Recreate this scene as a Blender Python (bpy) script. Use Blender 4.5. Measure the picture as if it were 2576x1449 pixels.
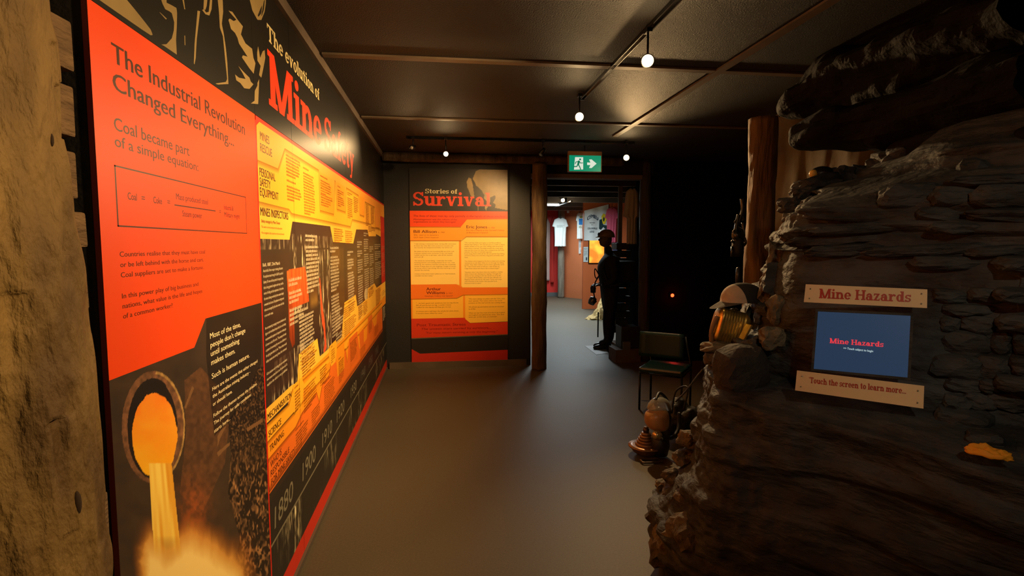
import bpy, bmesh, math, random
import numpy as np
from mathutils import Vector, Matrix, Euler, noise
R = math.radians
PI = math.pi
rnd = random.Random(7)
col = bpy.context.scene.collection
scn = bpy.context.scene
for o in list(bpy.data.objects): bpy.data.objects.remove(o)

def lin(r, g, b):
    f = lambda c: (c/255/12.92) if c/255 <= .04045 else ((c/255+.055)/1.055)**2.4
    return (f(r), f(g), f(b))

# ---------------------------------------------------------------- camera
FPX, YAW, PITCH, CH = 1387., R(7.27), R(4.5), 1.65
cam = bpy.data.objects.new('camera', bpy.data.cameras.new('camera'))
col.objects.link(cam); scn.camera = cam
cam.location = (0, 0, CH)
cam.rotation_euler = Euler((R(90)-PITCH, 0, -YAW), 'XYZ')
cam.data.sensor_width = 36; cam.data.lens = FPX/2576*36
cam.data.clip_start = .02; cam.data.clip_end = 100
# ---------------------------------------------------------------- world, exposure, lights
scn.view_settings.view_transform = 'Standard'
scn.view_settings.look = 'None'
scn.view_settings.gamma = 1
scn.view_settings.use_curve_mapping = False
scn.view_settings.exposure = 0.6
w = bpy.data.worlds.new('world'); scn.world = w; w.use_nodes = True
w.node_tree.nodes['Background'].inputs[0].default_value = (1, .75, .5, 1)
w.node_tree.nodes['Background'].inputs[1].default_value = 0.004
WARM = (1, .62, .27)
def spot(loc, target, power, size=60, blend=.6, color=WARM, rad=.03):
    l = bpy.data.lights.new('spot_light', 'SPOT'); l.energy = power; l.color = color
    l.spot_size = R(size); l.spot_blend = blend; l.shadow_soft_size = rad
    o = bpy.data.objects.new('spot_light', l); col.objects.link(o); o.location = loc
    o.rotation_euler = (Vector(target)-Vector(loc)).to_track_quat('-Z', 'Y').to_euler(); return o
def pointl(loc, power, color=WARM, rad=.03):
    l = bpy.data.lights.new('point_light', 'POINT'); l.energy = power; l.color = color; l.shadow_soft_size = rad
    o = bpy.data.objects.new('point_light', l); col.objects.link(o); o.location = loc; return o
def area(loc, target, power, sx, sy, color):
    l = bpy.data.lights.new('area_light', 'AREA'); l.energy = power; l.color = color; l.shape = 'RECTANGLE'; l.size = sx; l.size_y = sy
    o = bpy.data.objects.new('area_light', l); col.objects.link(o); o.location = loc
    o.rotation_euler = (Vector(target)-Vector(loc)).to_track_quat('-Z', 'Y').to_euler(); return o
# track lamps that wash the mural (track at X=1.1, before and in the frame)
spot((1.05, .95, 2.58), (-.74, 1.7, 1.5), 105, 90, .9)
spot((1.05, 2.0, 2.58), (-.74, 2.9, 1.45), 175, 90, .9)
spot((1.05, 2.83, 2.55), (-.74, 4.1, 1.6), 205, 90, .9)
spot((1.0, 4.1, 2.55), (-.74, 5.6, 1.6), 120, 85, .9)
spot((-.26, 5.72, 2.62), (-.74, 4.0, 1.9), 8, 90, .9, WARM, .015)
spot((1.07, 5.80, 2.6), (.35, 7.4, 1.6), 130, 74, .9)
spot((2.02, 5.9, 2.6), (1.6, 4.4, 0), 40, 110, .9)
spot((2.02, 5.9, 2.6), (1.9, 3.2, 1.5), 165, 80, .9)     # rakes the rock edge and the log post
for p in [(1.05, 2.83, 2.57), (1.0, 4.1, 2.57), (2.02, 5.87, 2.57)]: pointl(p, 1.6)
pointl((.056, 5.74, 2.57), 1.0)
spot((.5, -.4, 2.6), (1.8, 1.85, 1.35), 36, 44, 1, (1, .77, .48))       # unseen fill added to brighten the signs, screen and rock
spot((.9, -.5, 2.6), (-.85, 1.05, 1.4), 14, 50, .9)        # foreground log
# lights of the room beyond, the fluorescent one first
COOL = (.80, .95, 1)
area((3.2, 15.1, 2.5), (3.2, 15.15, 0), 60, 1.2, 1.2, COOL)
area((3.0, 11.6, 2.5), (3.0, 11.65, 0), 70, 1.2, 1.2, COOL)  # extra area light, added nearer to brighten the banner front
pointl((2.9, 12.4, 2.35), 6, (1, .8, .5))

# ---------------------------------------------------------------- camera-calibrated survey helpers
_cy, _sy, _cp, _sp = math.cos(YAW), math.sin(YAW), math.cos(PITCH), math.sin(PITCH)
FW = np.array([_sy*_cp, _cy*_cp, -_sp]); RT = np.array([_cy, -_sy, 0]); UP = np.cross(RT, FW)
C0 = np.array([0, 0, CH])
def ray(x, y): return FW*FPX + RT*(x-1288) - UP*(y-724.5)
def onX(x, y, X): d = ray(x, y); return C0 + d*(X/d[0])
def onY(x, y, Y): d = ray(x, y); return C0 + d*(Y/d[1])
def onZ(x, y, Z): d = ray(x, y); return C0 + d*((Z-CH)/d[2])
def PZ(px, zd, z):
    dz = (z-CH)*FPX/zd
    y = 724.5 + (FW[2]*FPX - dz)/UP[2]
    return C0 + ray(px, y)*zd/FPX
def PD(px, py, zd): return C0 + ray(px, py)*zd/FPX

# ---------------------------------------------------------------- materials
MATS = {}
def mat(name, c=(.5, .5, .5), rough=.6, metal=0, emit=0, ecol=None, noise_s=0, noise_amt=.3, bump=0, bump_s=40, c2=None, alpha=1, trans=0, spec=.5, stretch=None, coat=0):
    if name in MATS: return MATS[name]
    m = bpy.data.materials.new(name); m.use_nodes = True; MATS[name] = m
    nt = m.node_tree; b = nt.nodes['Principled BSDF']
    b.inputs['Base Color'].default_value = (*c, 1)
    b.inputs['Roughness'].default_value = rough; b.inputs['Metallic'].default_value = metal
    b.inputs['Alpha'].default_value = alpha; b.inputs['Transmission Weight'].default_value = trans
    b.inputs['Specular IOR Level'].default_value = spec; b.inputs['Coat Weight'].default_value = coat
    if emit:
        b.inputs['Emission Color'].default_value = (*(ecol or c), 1); b.inputs['Emission Strength'].default_value = emit
    tc = None
    def coords():
        nonlocal tc
        if tc is None:
            t = nt.nodes.new('ShaderNodeTexCoord'); tc = nt.nodes.new('ShaderNodeMapping')
            nt.links.new(t.outputs['Object'], tc.inputs[0])
            if stretch: tc.inputs['Scale'].default_value = stretch
        return tc.outputs[0]
    if noise_s:
        n = nt.nodes.new('ShaderNodeTexNoise'); n.inputs['Scale'].default_value = noise_s; n.inputs['Detail'].default_value = 6
        nt.links.new(coords(), n.inputs['Vector'])
        r = nt.nodes.new('ShaderNodeValToRGB'); d = c2 or tuple(x*(1-noise_amt) for x in c)
        r.color_ramp.elements[0].color = (*d, 1); r.color_ramp.elements[1].color = (*c, 1)
        r.color_ramp.elements[0].position = .35; r.color_ramp.elements[1].position = .65
        nt.links.new(n.outputs[0], r.inputs[0]); nt.links.new(r.outputs[0], b.inputs['Base Color'])
    if bump:
        n = nt.nodes.new('ShaderNodeTexNoise'); n.inputs['Scale'].default_value = bump_s; n.inputs['Detail'].default_value = 8
        nt.links.new(coords(), n.inputs['Vector'])
        bp = nt.nodes.new('ShaderNodeBump'); bp.inputs['Strength'].default_value = bump; bp.inputs['Distance'].default_value = .02
        nt.links.new(n.outputs[0], bp.inputs['Height']); nt.links.new(bp.outputs[0], b.inputs['Normal'])
    return m
def vmat(name, rough=.45, alpha=False, coat=0):
    if name in MATS: return MATS[name]
    m = bpy.data.materials.new(name); m.use_nodes = True; MATS[name] = m
    nt = m.node_tree; b = nt.nodes['Principled BSDF']; b.inputs['Roughness'].default_value = rough
    a = nt.nodes.new('ShaderNodeVertexColor'); a.layer_name = 'print'
    nt.links.new(a.outputs[0], b.inputs['Base Color'])
    if alpha: nt.links.new(a.outputs[1], b.inputs['Alpha'])
    return m
def ink(r, g, b, rough=.38):
    return mat('ink_%d_%d_%d' % (r, g, b), lin(r, g, b), rough)
BLACKP = mat('black_paint', (.006, .0055, .005), .75, noise_s=3, noise_amt=.3, bump=.15, bump_s=60)
VOID = mat('flat_black', (.007, .006, .0055), .9, spec=0)
DARKM = mat('dark_metal', (.01, .01, .01), .35, .6)
LOGM = mat('log_wood', (.27, .175, .052), .72, noise_s=4, c2=(.10, .058, .018), bump=1, bump_s=24, stretch=(1.6, 1.6, .7))
LOGD = mat('log_wood_dark', (.13, .075, .035), .8, noise_s=6, c2=(.05, .03, .016), bump=.9, bump_s=22, stretch=(2, 2, .3))
TIMB = mat('sawn_timber', (.20, .125, .06), .8, noise_s=8, c2=(.10, .06, .03), bump=.6, bump_s=30, stretch=(1, 1, 4))
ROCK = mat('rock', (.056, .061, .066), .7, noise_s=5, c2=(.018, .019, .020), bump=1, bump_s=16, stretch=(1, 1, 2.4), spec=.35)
ROCK_LIT = mat('rock_lit_edge', (.17, .14, .09), .75, noise_s=9, c2=(.05, .04, .025), bump=1, bump_s=26, spec=.35)  # lighter, warmer copy of rock: lamplight on the left edge put into its colour
WALLR = mat('cave_plaster', (.17, .13, .075), .85, noise_s=2.5, c2=(.08, .06, .036), bump=.5, bump_s=9)
BULB = mat('lit_bulb', (1, .8, .5), .4, emit=90, ecol=(1, .72, .36))
BRASS = mat('brass', (.78, .54, .14), .3, .85, noise_s=14, c2=(.52, .34, .09), bump=.1)
CHROME = mat('worn_steel', (.5, .48, .45), .25, 1)

# ---------------------------------------------------------------- object helpers
def tag(o, label=None, cat=None, group=None, kind=None):
    if label: o['label'] = label
    if cat: o['category'] = cat
    if group: o['group'] = group
    if kind: o['kind'] = kind
    return o
def empty(name, loc, label, cat, group=None, rz=0):
    o = bpy.data.objects.new(name, None); col.objects.link(o); o.location = loc; o.rotation_euler.z = rz
    o.empty_display_size = .1
    return tag(o, label, cat, group)
bpy.context.view_layer.update()
def put(o, parent):
    if parent is not None:
        bpy.context.view_layer.update()
        o.parent = parent; o.matrix_parent_inverse = parent.matrix_world.inverted()
def obj(name, bm, m, parent=None, smooth=False, recalc=True):
    if recalc: bmesh.ops.recalc_face_normals(bm, faces=bm.faces)
    me = bpy.data.meshes.new(name); bm.to_mesh(me); bm.free()
    me.materials.append(m)
    if smooth: me.shade_smooth()
    o = bpy.data.objects.new(name, me); col.objects.link(o); put(o, parent); return o
def raw(name, vs, fs, m, parent=None, smooth=False):
    me = bpy.data.meshes.new(name); me.from_pydata([tuple(v) for v in vs], [], fs); me.update()
    me.materials.append(m)
    if smooth: me.shade_smooth()
    o = bpy.data.objects.new(name, me); col.objects.link(o); put(o, parent); return o
def box(bm, c, s, rot=None, bev=0):
    g = bmesh.ops.create_cube(bm, size=1)
    M = Matrix.Translation(c) @ (rot.to_matrix().to_4x4() if rot else Matrix()) @ Matrix.Diagonal((*s, 1))
    bmesh.ops.transform(bm, matrix=M, verts=g['verts'])
    if bev:
        es = list({e for v in g['verts'] for e in v.link_edges})
        bmesh.ops.bevel(bm, geom=es, offset=bev, segments=2, affect='EDGES', profile=.6)
def boxo(name, c, s, m, parent=None, rot=None, bev=0):
    bm = bmesh.new(); box(bm, c, s, rot, bev); return obj(name, bm, m, parent)
def tube(bm, pts, r, seg=10, cap=True):
    pts = [Vector(p) for p in pts]; rs = r if isinstance(r, (list, tuple)) else [r]*len(pts)
    rings = []
    up = Vector((0, 0, 1))
    for i, p in enumerate(pts):
        t = (pts[min(i+1, len(pts)-1)]-pts[max(i-1, 0)]).normalized()
        a = t.cross(up)
        if a.length < .05: a = t.cross(Vector((0, 1, 0)))
        a.normalize(); b = t.cross(a).normalized()
        rings.append([bm.verts.new(p + (a*math.cos(k*2*PI/seg)+b*math.sin(k*2*PI/seg))*rs[i]) for k in range(seg)])
    for A, B in zip(rings, rings[1:]):
        for k in range(seg): bm.faces.new((A[k], A[(k+1) % seg], B[(k+1) % seg], B[k]))
    if cap: bm.faces.new(rings[0]); bm.faces.new(rings[-1][::-1])
def cr_interp(A, t):     # Catmull-Rom along axis 0
    n = A.shape[0]; t = min(max(t, 0), n-1-1e-6); i = int(t); f = t-i
    p0, p1, p2, p3 = A[max(i-1, 0)], A[i], A[min(i+1, n-1)], A[min(i+2, n-1)]
    return .5*((2*p1)+(-p0+p2)*f+(2*p0-5*p1+4*p2-p3)*f*f+(-p0+3*p1-3*p2+p3)*f**3)
def tubeo(name, pts, r, m, parent=None, seg=10, smooth=True):
    if name in ('hose', 'strap', 'shoulder_strap', 'belt', 'head_strap', 'chain_link', 'hook') and len(pts) > 2 and not isinstance(r, (list, tuple)):
        A = np.array([tuple(p) for p in pts], float); pts = [cr_interp(A, k/8) for k in range(8*(len(A)-1)+1)]
    bm = bmesh.new(); tube(bm, pts, r, seg); return obj(name, bm, m, parent, smooth)
def lathe(bm, prof, c=(0, 0, 0), seg=24, M=None):
    rings = []
    for r, z in prof:
        rings.append([bm.verts.new(((M @ Vector((r*math.cos(k*2*PI/seg), r*math.sin(k*2*PI/seg), z))) if M else Vector((r*math.cos(k*2*PI/seg), r*math.sin(k*2*PI/seg), z)))+Vector(c)) for k in range(seg)])
    for A, B in zip(rings, rings[1:]):
        for k in range(seg): bm.faces.new((A[k], A[(k+1) % seg], B[(k+1) % seg], B[k]))
    if prof[0][0] > 1e-4: bm.faces.new(rings[0])
    if prof[-1][0] > 1e-4: bm.faces.new(rings[-1][::-1])
def latheo(name, prof, c, m, parent=None, seg=24, M=None, smooth=True):
    bm = bmesh.new(); lathe(bm, prof, c, seg, M); bmesh.ops.remove_doubles(bm, verts=bm.verts, dist=1e-5); return obj(name, bm, m, parent, smooth)
def fb(p, o=4): return noise.fractal(Vector(p), 1.0, 2.0, o)
def logm(bm, a, b, r0, r1, seg=28, rings=60, amp=.012, seed=0, bend=0, gouge=0):
    gr = random.Random(5); GG = [(gr.uniform(0, 2*PI), gr.uniform(.1, 2.8), gr.uniform(.035, .13), gr.uniform(.02, .085), gr.uniform(.004, .012), gr.choice((-1, 1))) for _ in range(gouge)]
    a, b = Vector(a), Vector(b); t = (b-a).normalized()
    u = t.cross(Vector((0, 1, 0)) if abs(t.y) < .9 else Vector((1, 0, 0))).normalized(); v = t.cross(u); L = (b-a).length
    rr = []
    for i in range(rings+1):
        f = i/rings; ring = []
        for k in range(seg):
            an = k*2*PI/seg
            z = f*L
            n = fb((math.cos(an)*1.2+seed, math.sin(an)*1.2, z*1.6+seed), 4)*amp*1.6 + noise.noise(Vector((math.cos(an)*5+seed, math.sin(an)*5, z*3)))*amp*.6
            cell = noise.noise(Vector((math.cos(an)*3.2+9+seed, math.sin(an)*3.2, z*7)))
            n += amp*.9*max(-.6, min(.6, cell*3))*.5
            for ga, gz, gw, gh, gd, gs in GG:
                da = (an-ga+PI) % (2*PI)-PI; dz = z-gz
                if abs(da) < gw and abs(dz) < gh:
                    n -= gd*(.5+.5*gs*dz/gh)*min(1, (gw-abs(da))/gw*4)
            r = r0+(r1-r0)*f + n
            c = a+t*z + u*bend*math.sin(f*PI*2.2+seed)+v*bend*.6*math.sin(f*PI*1.3+seed*2)
            ring.append(bm.verts.new(c+(u*math.cos(an)+v*math.sin(an))*r))
        rr.append(ring)
    for A, B in zip(rr, rr[1:]):
        for k in range(seg): bm.faces.new((A[k], A[(k+1) % seg], B[(k+1) % seg], B[k]))
    bm.faces.new(rr[0]); bm.faces.new(rr[-1][::-1])
def rockm(bm, c, s, seed=0, sub=3, rough=.28, rot=None):
    g = bmesh.ops.create_icosphere(bm, subdivisions=sub, radius=1)
    q = (rot or Euler((seed*1.3, seed*.7, seed*2.1))).to_matrix()
    for v in g['verts']:
        p = v.co.normalized()
        # blocky: push towards a cube, then facet and roughen
        m = max(abs(p.x), abs(p.y), abs(p.z)); p = p.lerp(p/m, .45)
        n = fb((p.x*1.3+seed*3.1, p.y*1.3, p.z*1.3), 3)*rough*1.2 + noise.noise(p*4+Vector((seed, 0, 0)))*rough*.25
        p = p*(1+n)
        v.co = q @ Vector((p.x*s[0], p.y*s[1], p.z*s[2])) + Vector(c)
def rocko(name, c, s, m, parent=None, seed=0, sub=3, rough=.28, rot=None):
    bm = bmesh.new(); rockm(bm, c, s, seed, sub, rough, rot); return obj(name, bm, m, parent, False)

# ---------------------------------------------------------------- flat print on planes
class Plane:
    def __init__(s, o, u, v, n): s.o, s.u, s.v, s.n = [np.array(a, float) for a in (o, u, v, n)]
    def p(s, u, v, d): return s.o + s.u*u + s.v*v + s.n*d
    def uv(s, x, y):
        d = ray(x, y); t = ((s.o-C0) @ s.n)/(d @ s.n); q = C0+d*t-s.o
        return float(q @ s.u), float(q @ s.v)
    def px(s, U, V):
        q = s.o[None]+U[:, None]*s.u[None]+V[:, None]*s.v[None]-C0[None]
        z = q @ FW; return 1288+FPX*(q @ RT)/z, 724.5-FPX*(q @ UP)/z
STUFF = {'body_text', 'small_print', 'white_text', 'story_text', 'pink_text', 'name_notes', 'red_band_text', 'print', 'print_text', 'miner_stencil', 'stencil_shading', 'equation_frame', 'running_man'}
class Batch:
    def __init__(s): s.v, s.f, s.k = [], [], []
    def mark(s):
        if not s.k or s.k[-1] != len(s.f): s.k.append(len(s.f))
    def poly(s, pts, w=0):
        n = len(s.v); s.v += [(p[0], p[1], w) for p in pts]; s.f.append(tuple(range(n, n+len(pts))))
    def rect(s, a, b, c, d, w=0): s.poly([(a, b), (c, b), (c, d), (a, d)], w)
    def build(s, name, pl, m, parent, d):
        if not s.f: return None
        if name not in STUFF and len(s.k) > 1:
            for a, b in zip(s.k, s.k[1:]+[len(s.f)]):
                fs = s.f[a:b]; lo = min(min(f) for f in fs); hi = max(max(f) for f in fs)+1
                o = raw(name, [pl.p(x, y, d+w) for x, y, w in s.v[lo:hi]], [tuple(i-lo for i in f) for f in fs], m, parent)
            return o
        if name in STUFF:
            o = raw(name, [pl.p(x, y, d+w) for x, y, w in s.v], s.f, m, parent); o['kind'] = 'stuff'; return o
        return raw(name, [pl.p(a, b, d+w) for a, b, w in s.v], s.f, m, parent)
_tc = {}
def glyphs(body, bold=0, align='LEFT', shear=0):
    k = (body, bold, shear)
    if k in _tc: return _tc[k]
    cu = bpy.data.curves.new('txt', 'FONT'); cu.body = body; cu.offset = bold; cu.shear = shear; cu.resolution_u = 3; cu.size = 1
    o = bpy.data.objects.new('txt', cu); col.objects.link(o)
    dg = bpy.context.evaluated_depsgraph_get(); me = o.evaluated_get(dg).to_mesh()
    vs = np.array([v.co[:2] for v in me.vertices]) if len(me.vertices) else np.zeros((0, 2)); fs = [tuple(p.vertices) for p in me.polygons]
    o.evaluated_get(dg).to_mesh_clear(); bpy.data.objects.remove(o); bpy.data.curves.remove(cu)
    _tc[k] = (vs, fs); return _tc[k]
def text(b, body, u, v, h=None, w=None, bold=0, shear=0, cond=None, arc=0, lift=0):
    """left edge u, baseline v, cap height h (default font cap is about .73), optional fitted width w"""
    if not lift: b.mark()
    if bold:
        o = bold*1.3*h/.73*(1 if w is None else min(1, w/(h*.55*max(len(body), 1))))
        text(b, body, u, v, h, w-o if w else None, 0, shear, cond, arc)
        text(b, body, u+o, v, h, w-o if w else None, 0, shear, cond, arc, 2e-5); return
    vs, fs = glyphs(body, 0, shear=shear)
    if not len(vs): return
    x0, x1 = vs[:, 0].min(), vs[:, 0].max()
    sy = h/.73; sx = (w/(x1-x0)) if w else sy*(cond or 1)
    n = len(b.v)
    for x, y in vs:
        X = (x-x0)*sx; Y = y*sy
        if arc: Y += arc*(1-((X/(w or 1)-.5)*2)**2)
        b.v.append((u+X, v+Y, lift))
    b.f += [tuple(i+n for i in f) for f in fs]
def ptext(b, u0, u1, v, xh, lead, n, para=(), last=.6, seed=1, slope=0):
    """rows of small print too far off to be read: letter-sized strokes"""
    rr = random.Random(seed); y = v
    for i in range(n):
        if i in para: y -= lead*.8
        end = u0+(u1-u0)*(rr.uniform(.82, 1) if i != n-1 and (i+1) not in para else last*rr.uniform(.7, 1.1))
        x = u0; lw = xh*.62
        while x < end:
            for _ in range(rr.choice((2, 3, 4, 5, 6, 7))):
                if x > end: break
                a = xh*(1.45 if rr.random() < .22 else 1); t = lw*.30
                k = rr.random()
                b.rect(x, y, x+t, y+a)
                if k < .75: b.rect(x, y+xh*(0 if k < .4 else .8), x+lw*.75, y+xh*(.22 if k < .4 else 1), 1.2e-5)
                if k > .3: b.rect(x+lw*.55, y, x+lw*.55+t, y+xh)
                x += lw
            x += lw*.6
        y -= lead
    return y
# hand-made slab serif capitals and letters for the headings
def slab(b, body, u, v, h, w=None):
    ST, SL, XH = .215, .11, .70; pid = [0]
    def ring(P, cx, cy, rx, ry, tx, ty, a0=0, a1=360, n=22):
        for k in range(n):
            A, B = [R(a0+(a1-a0)*(k+j)/n) for j in (0, 1)]
            if not k: pid[0] += 1
            P.append([pid[0], (cx+rx*math.cos(A), cy+ry*math.sin(A)), (cx+rx*math.cos(B), cy+ry*math.sin(B)), (cx+(rx-tx)*math.cos(B), cy+(ry-ty)*math.sin(B)), (cx+(rx-tx)*math.cos(A), cy+(ry-ty)*math.sin(A))])
    def re(P, a, c, d, e): pid[0] += 1; P.append([pid[0], (a, c), (d, c), (d, e), (a, e)])
    def stem(P, x, y0, y1, bl=1, br=1, tl=0, tr=0, e=.09):
        re(P, x, y0, x+ST, y1)
        if bl or br: re(P, x-e*bl, y0, x+ST+e*br, y0+SL)
        if tl or tr: re(P, x-e*tl, y1-SL, x+ST+e*tr, y1)
    def dia(P, x0, y0, x1, y1, t): pid[0] += 1; P.append([pid[0], (x0, y0), (x0+t, y0), (x1+t, y1), (x1, y1)])
    def glyph(ch):
        P = []
        if ch == 'T': stem(P, .33, 0, 1); re(P, 0, 1-SL*1.1, .85, 1); re(P, 0, .72, .09, 1); re(P, .76, .72, .85, 1); W = .85
        elif ch == 'H': stem(P, .09, 0, 1, 1, 1, 1, 1); stem(P, .68, 0, 1, 1, 1, 1, 1); re(P, .1, .45, .8, .56); W = .96
        elif ch == 'M':
            stem(P, .09, 0, 1, 1, 1, 1, 0, .08); stem(P, .92, 0, 1, 1, 1, 0, 1, .08); dia(P, .47, .0, .1, 1, .2); dia(P, .50, 0, .9, 1, .2)
            W = 1.19
        elif ch == 'S' or ch == 's':
            H = 1 if ch == 'S' else XH; Wd = .68 if ch == 'S' else .5; t = .17 if ch == 'S' else .14; q = H/4+.03
            ring(P, Wd/2, H-q, Wd/2, q, t, SL, 60 if 0 else 20, 250); ring(P, Wd/2, q, Wd/2, q, t, SL, -160, 70)
            dia(P, Wd*.62, H*.5-.14*H, Wd*.1, H*.5+.14*H, .26*Wd)
            re(P, Wd-.1, H-.3*H, Wd, H); re(P, 0, 0, .1, .3*H); W = Wd
        elif ch in 'hn':
            stem(P, .08, 0, 1 if ch == 'h' else XH, 1, 1, 1, 0); stem(P, .51, 0, XH*.6); ring(P, .42, XH*.58, .28, XH*.42, ST, SL*1.3, 0, 150); W = .79
        elif ch == 'm':
            stem(P, .08, 0, XH, 1, 1, 1, 0)
            for x in (.45, .84): stem(P, x, 0, XH*.6, .6, .8); ring(P, x-.07, XH*.58, .26, XH*.42, ST, SL*1.3, 0, 150)
            W = 1.11
        elif ch == 'r': stem(P, .08, 0, XH, 1, 1.3, 1, 0); ring(P, .46, XH*.52, .24, XH*.48, .1, SL*1.5, 50, 165); ring(P, .55, XH-.13, .09, .09, .09, .09); W = .64
        elif ch == 'i': stem(P, .09, 0, XH, 1, 1, 1, 0); ring(P, .185, .9, .11, .11, .11, .11); W = .37
        elif ch == 'l': stem(P, .09, 0, 1, 1, 1, 1, 0); W = .37
        elif ch == 'u': stem(P, .08, XH*.4, XH, 0, 0, 1, 0); stem(P, .5, 0, XH, 0, 1, 1, 0); ring(P, .36, XH*.42, .28, XH*.42, ST, SL*1.3, 180, 330); W = .78
        elif ch == 'v': dia(P, .26, 0, .06, XH, .2); dia(P, .30, 0, .54, XH, .12); re(P, 0, XH-SL, .32, XH); re(P, .46, XH-SL, .74, XH); W = .74
        elif ch == 'y':
            dia(P, .26, 0, .06, XH, .2); dia(P, .16, -.28, .56, XH, .12); re(P, 0, XH-SL, .32, XH); re(P, .46, XH-SL, .76, XH); re(P, .02, -.30, .24, -.2); W = .76
        elif ch in 'o': ring(P, .32, XH/2, .32, XH/2+.01, ST*.95, SL); W = .64
        elif ch == 'e': ring(P, .32, XH/2, .32, XH/2+.01, ST*.95, SL, 0, 325); re(P, .12, XH/2-.04, .6, XH/2+.04); W = .63
        elif ch == 'c': ring(P, .31, XH/2, .31, XH/2+.01, ST*.95, SL, 45, 320); ring(P, .48, XH-.18, .09, .09, .09, .09); W = .6
        elif ch == 'd': ring(P, .29, XH/2, .29, XH/2+.01, ST*.95, SL); stem(P, .42, 0, 1, 0, 1, 1, 0); W = .72
        elif ch == 'a':
            stem(P, .38, 0, XH*.6, 0, 1, 0, 0); ring(P, .31, XH*.6, .26, XH*.4, ST, SL, 0, 160); ring(P, .26, .21, .26, .22, ST*.9, SL*.9); ring(P, .13, XH-.2, .085, .085, .085, .085); W = .67
        elif ch == 't': stem(P, .13, .12, .9, 0, 0); re(P, 0, XH-SL, .46, XH); ring(P, .31, .2, .18, .2, .14, SL, 180, 340); W = .5
        elif ch == 'f': stem(P, .12, 0, .75, 1, 1.2); re(P, 0, XH-SL, .46, XH); ring(P, .35, .76, .23, .24, ST, SL, 50, 180); W = .5
        elif ch == 'z': re(P, .02, XH-SL, .54, XH); re(P, 0, 0, .56, SL); dia(P, .02, .03, .34, XH-.03, .2); re(P, .02, XH-.22, .1, XH); re(P, .48, 0, .56, .22); W = .58
        elif ch == '.': ring(P, .1, .09, .09, .09, .09, .09); W = .24
        elif ch == '"': re(P, .02, .8, .08, 1); re(P, .13, .8, .19, 1); W = .24
        else: W = .3
        return P, W
    b.mark(); x = 0; out = []
    for ch in body:
        pid[0] = 0; P, W = glyph(ch); out += [[q[0]]+[(px+x, py) for px, py in q[1:]] for q in P]; x += W+.05
    sx = (w/(x-.05)) if w else h
    for q in out: b.poly([(u+px*sx, v+py*h) for px, py in q[1:]], q[0]*1.2e-5)
# numpy value noise for printed photographs
def vnoise(x, y, seed=0):
    xi, yi = np.floor(x).astype(np.int64), np.floor(y).astype(np.int64); fx, fy = x-xi, y-yi
    fx, fy = fx*fx*(3-2*fx), fy*fy*(3-2*fy)
    def h(a, b):
        n = (a*374761393+b*668265263+seed*2147483) & 0x7fffffff; n = ((n ^ (n >> 13))*1274126177) & 0x7fffffff
        return ((n ^ (n >> 16)) & 0xffff)/65535.
    return (h(xi, yi)*(1-fx)+h(xi+1, yi)*fx)*(1-fy)+(h(xi, yi+1)*(1-fx)+h(xi+1, yi+1)*fx)*fy
def vfb(x, y, o=4, seed=0):
    s = 0; a = .5
    for i in range(o): s = s+a*vnoise(x*2**i, y*2**i, seed+i); a *= .5
    return s
def inpoly(X, Y, P):
    c = np.zeros(X.shape, bool); n = len(P)
    for i in range(n):
        (x0, y0), (x1, y1) = P[i], P[i-1]
        if y0 == y1: continue
        c ^= ((Y < y0) != (Y < y1)) & (X < (x1-x0)*(Y-y0)/(y1-y0)+x0)
    return c
def grid_print(name, pl, us, vs, fn, parent, d, m=None):
    U, V = np.meshgrid(us, vs); U, V = U.ravel(), V.ravel()
    X, Y = pl.px(U, V); Cc = fn(X, Y, U, V)
    co = pl.o[None]+U[:, None]*pl.u+V[:, None]*pl.v+pl.n*d
    nu, nv = len(us), len(vs)
    i = (np.arange(nv-1)[:, None]*nu+np.arange(nu-1)[None]).ravel()
    f = np.stack([i, i+1, i+1+nu, i+nu], 1)
    me = bpy.data.meshes.new(name); me.vertices.add(len(co)); me.vertices.foreach_set('co', co.astype(np.float32).ravel())
    me.loops.add(f.size); me.loops.foreach_set('vertex_index', f.astype(np.int32).ravel())
    me.polygons.add(len(f)); me.polygons.foreach_set('loop_start', (np.arange(len(f))*4).astype(np.int32))
    me.update(calc_edges=True)
    a = me.color_attributes.new('print', 'FLOAT_COLOR', 'POINT')
    c4 = np.ones((len(co), 4), np.float32)
    s = np.clip(Cc, 0, 255)/255.; c4[:, :3] = np.where(s <= .04045, s/12.92, ((s+.055)/1.055)**2.4)
    a.data.foreach_set('color', c4.ravel()); me.materials.append(m or vmat('printed_photo', .4))
    o = bpy.data.objects.new(name, me); col.objects.link(o); put(o, parent); return o
def shadow_strip(name, pl, pts, wdt, parent, d, c=(.25, .09, .0), a=.55):
    """the soft printed drop shadow that runs along the lower edge of a paper band"""
    vs, fs, cs = [], [], []
    for i, (u, v) in enumerate(pts):
        a0 = pts[max(i-1, 0)]; a1 = pts[min(i+1, len(pts)-1)]
        tx, ty = a1[0]-a0[0], a1[1]-a0[1]; L = math.hypot(tx, ty) or 1; nx, ny = ty/L, -tx/L
        vs += [pl.p(u, v, d), pl.p(u+nx*wdt, v+ny*wdt, d)]; cs += [(*c, a), (*c, 0)]
        if i: fs.append((2*i-2, 2*i, 2*i+1, 2*i-1))
    o = raw(name, vs, fs, vmat('printed_shadow', .45, True), parent)
    at = o.data.color_attributes.new('print', 'FLOAT_COLOR', 'POINT'); at.data.foreach_set('color', np.array(cs, np.float32).ravel()); return o

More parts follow.
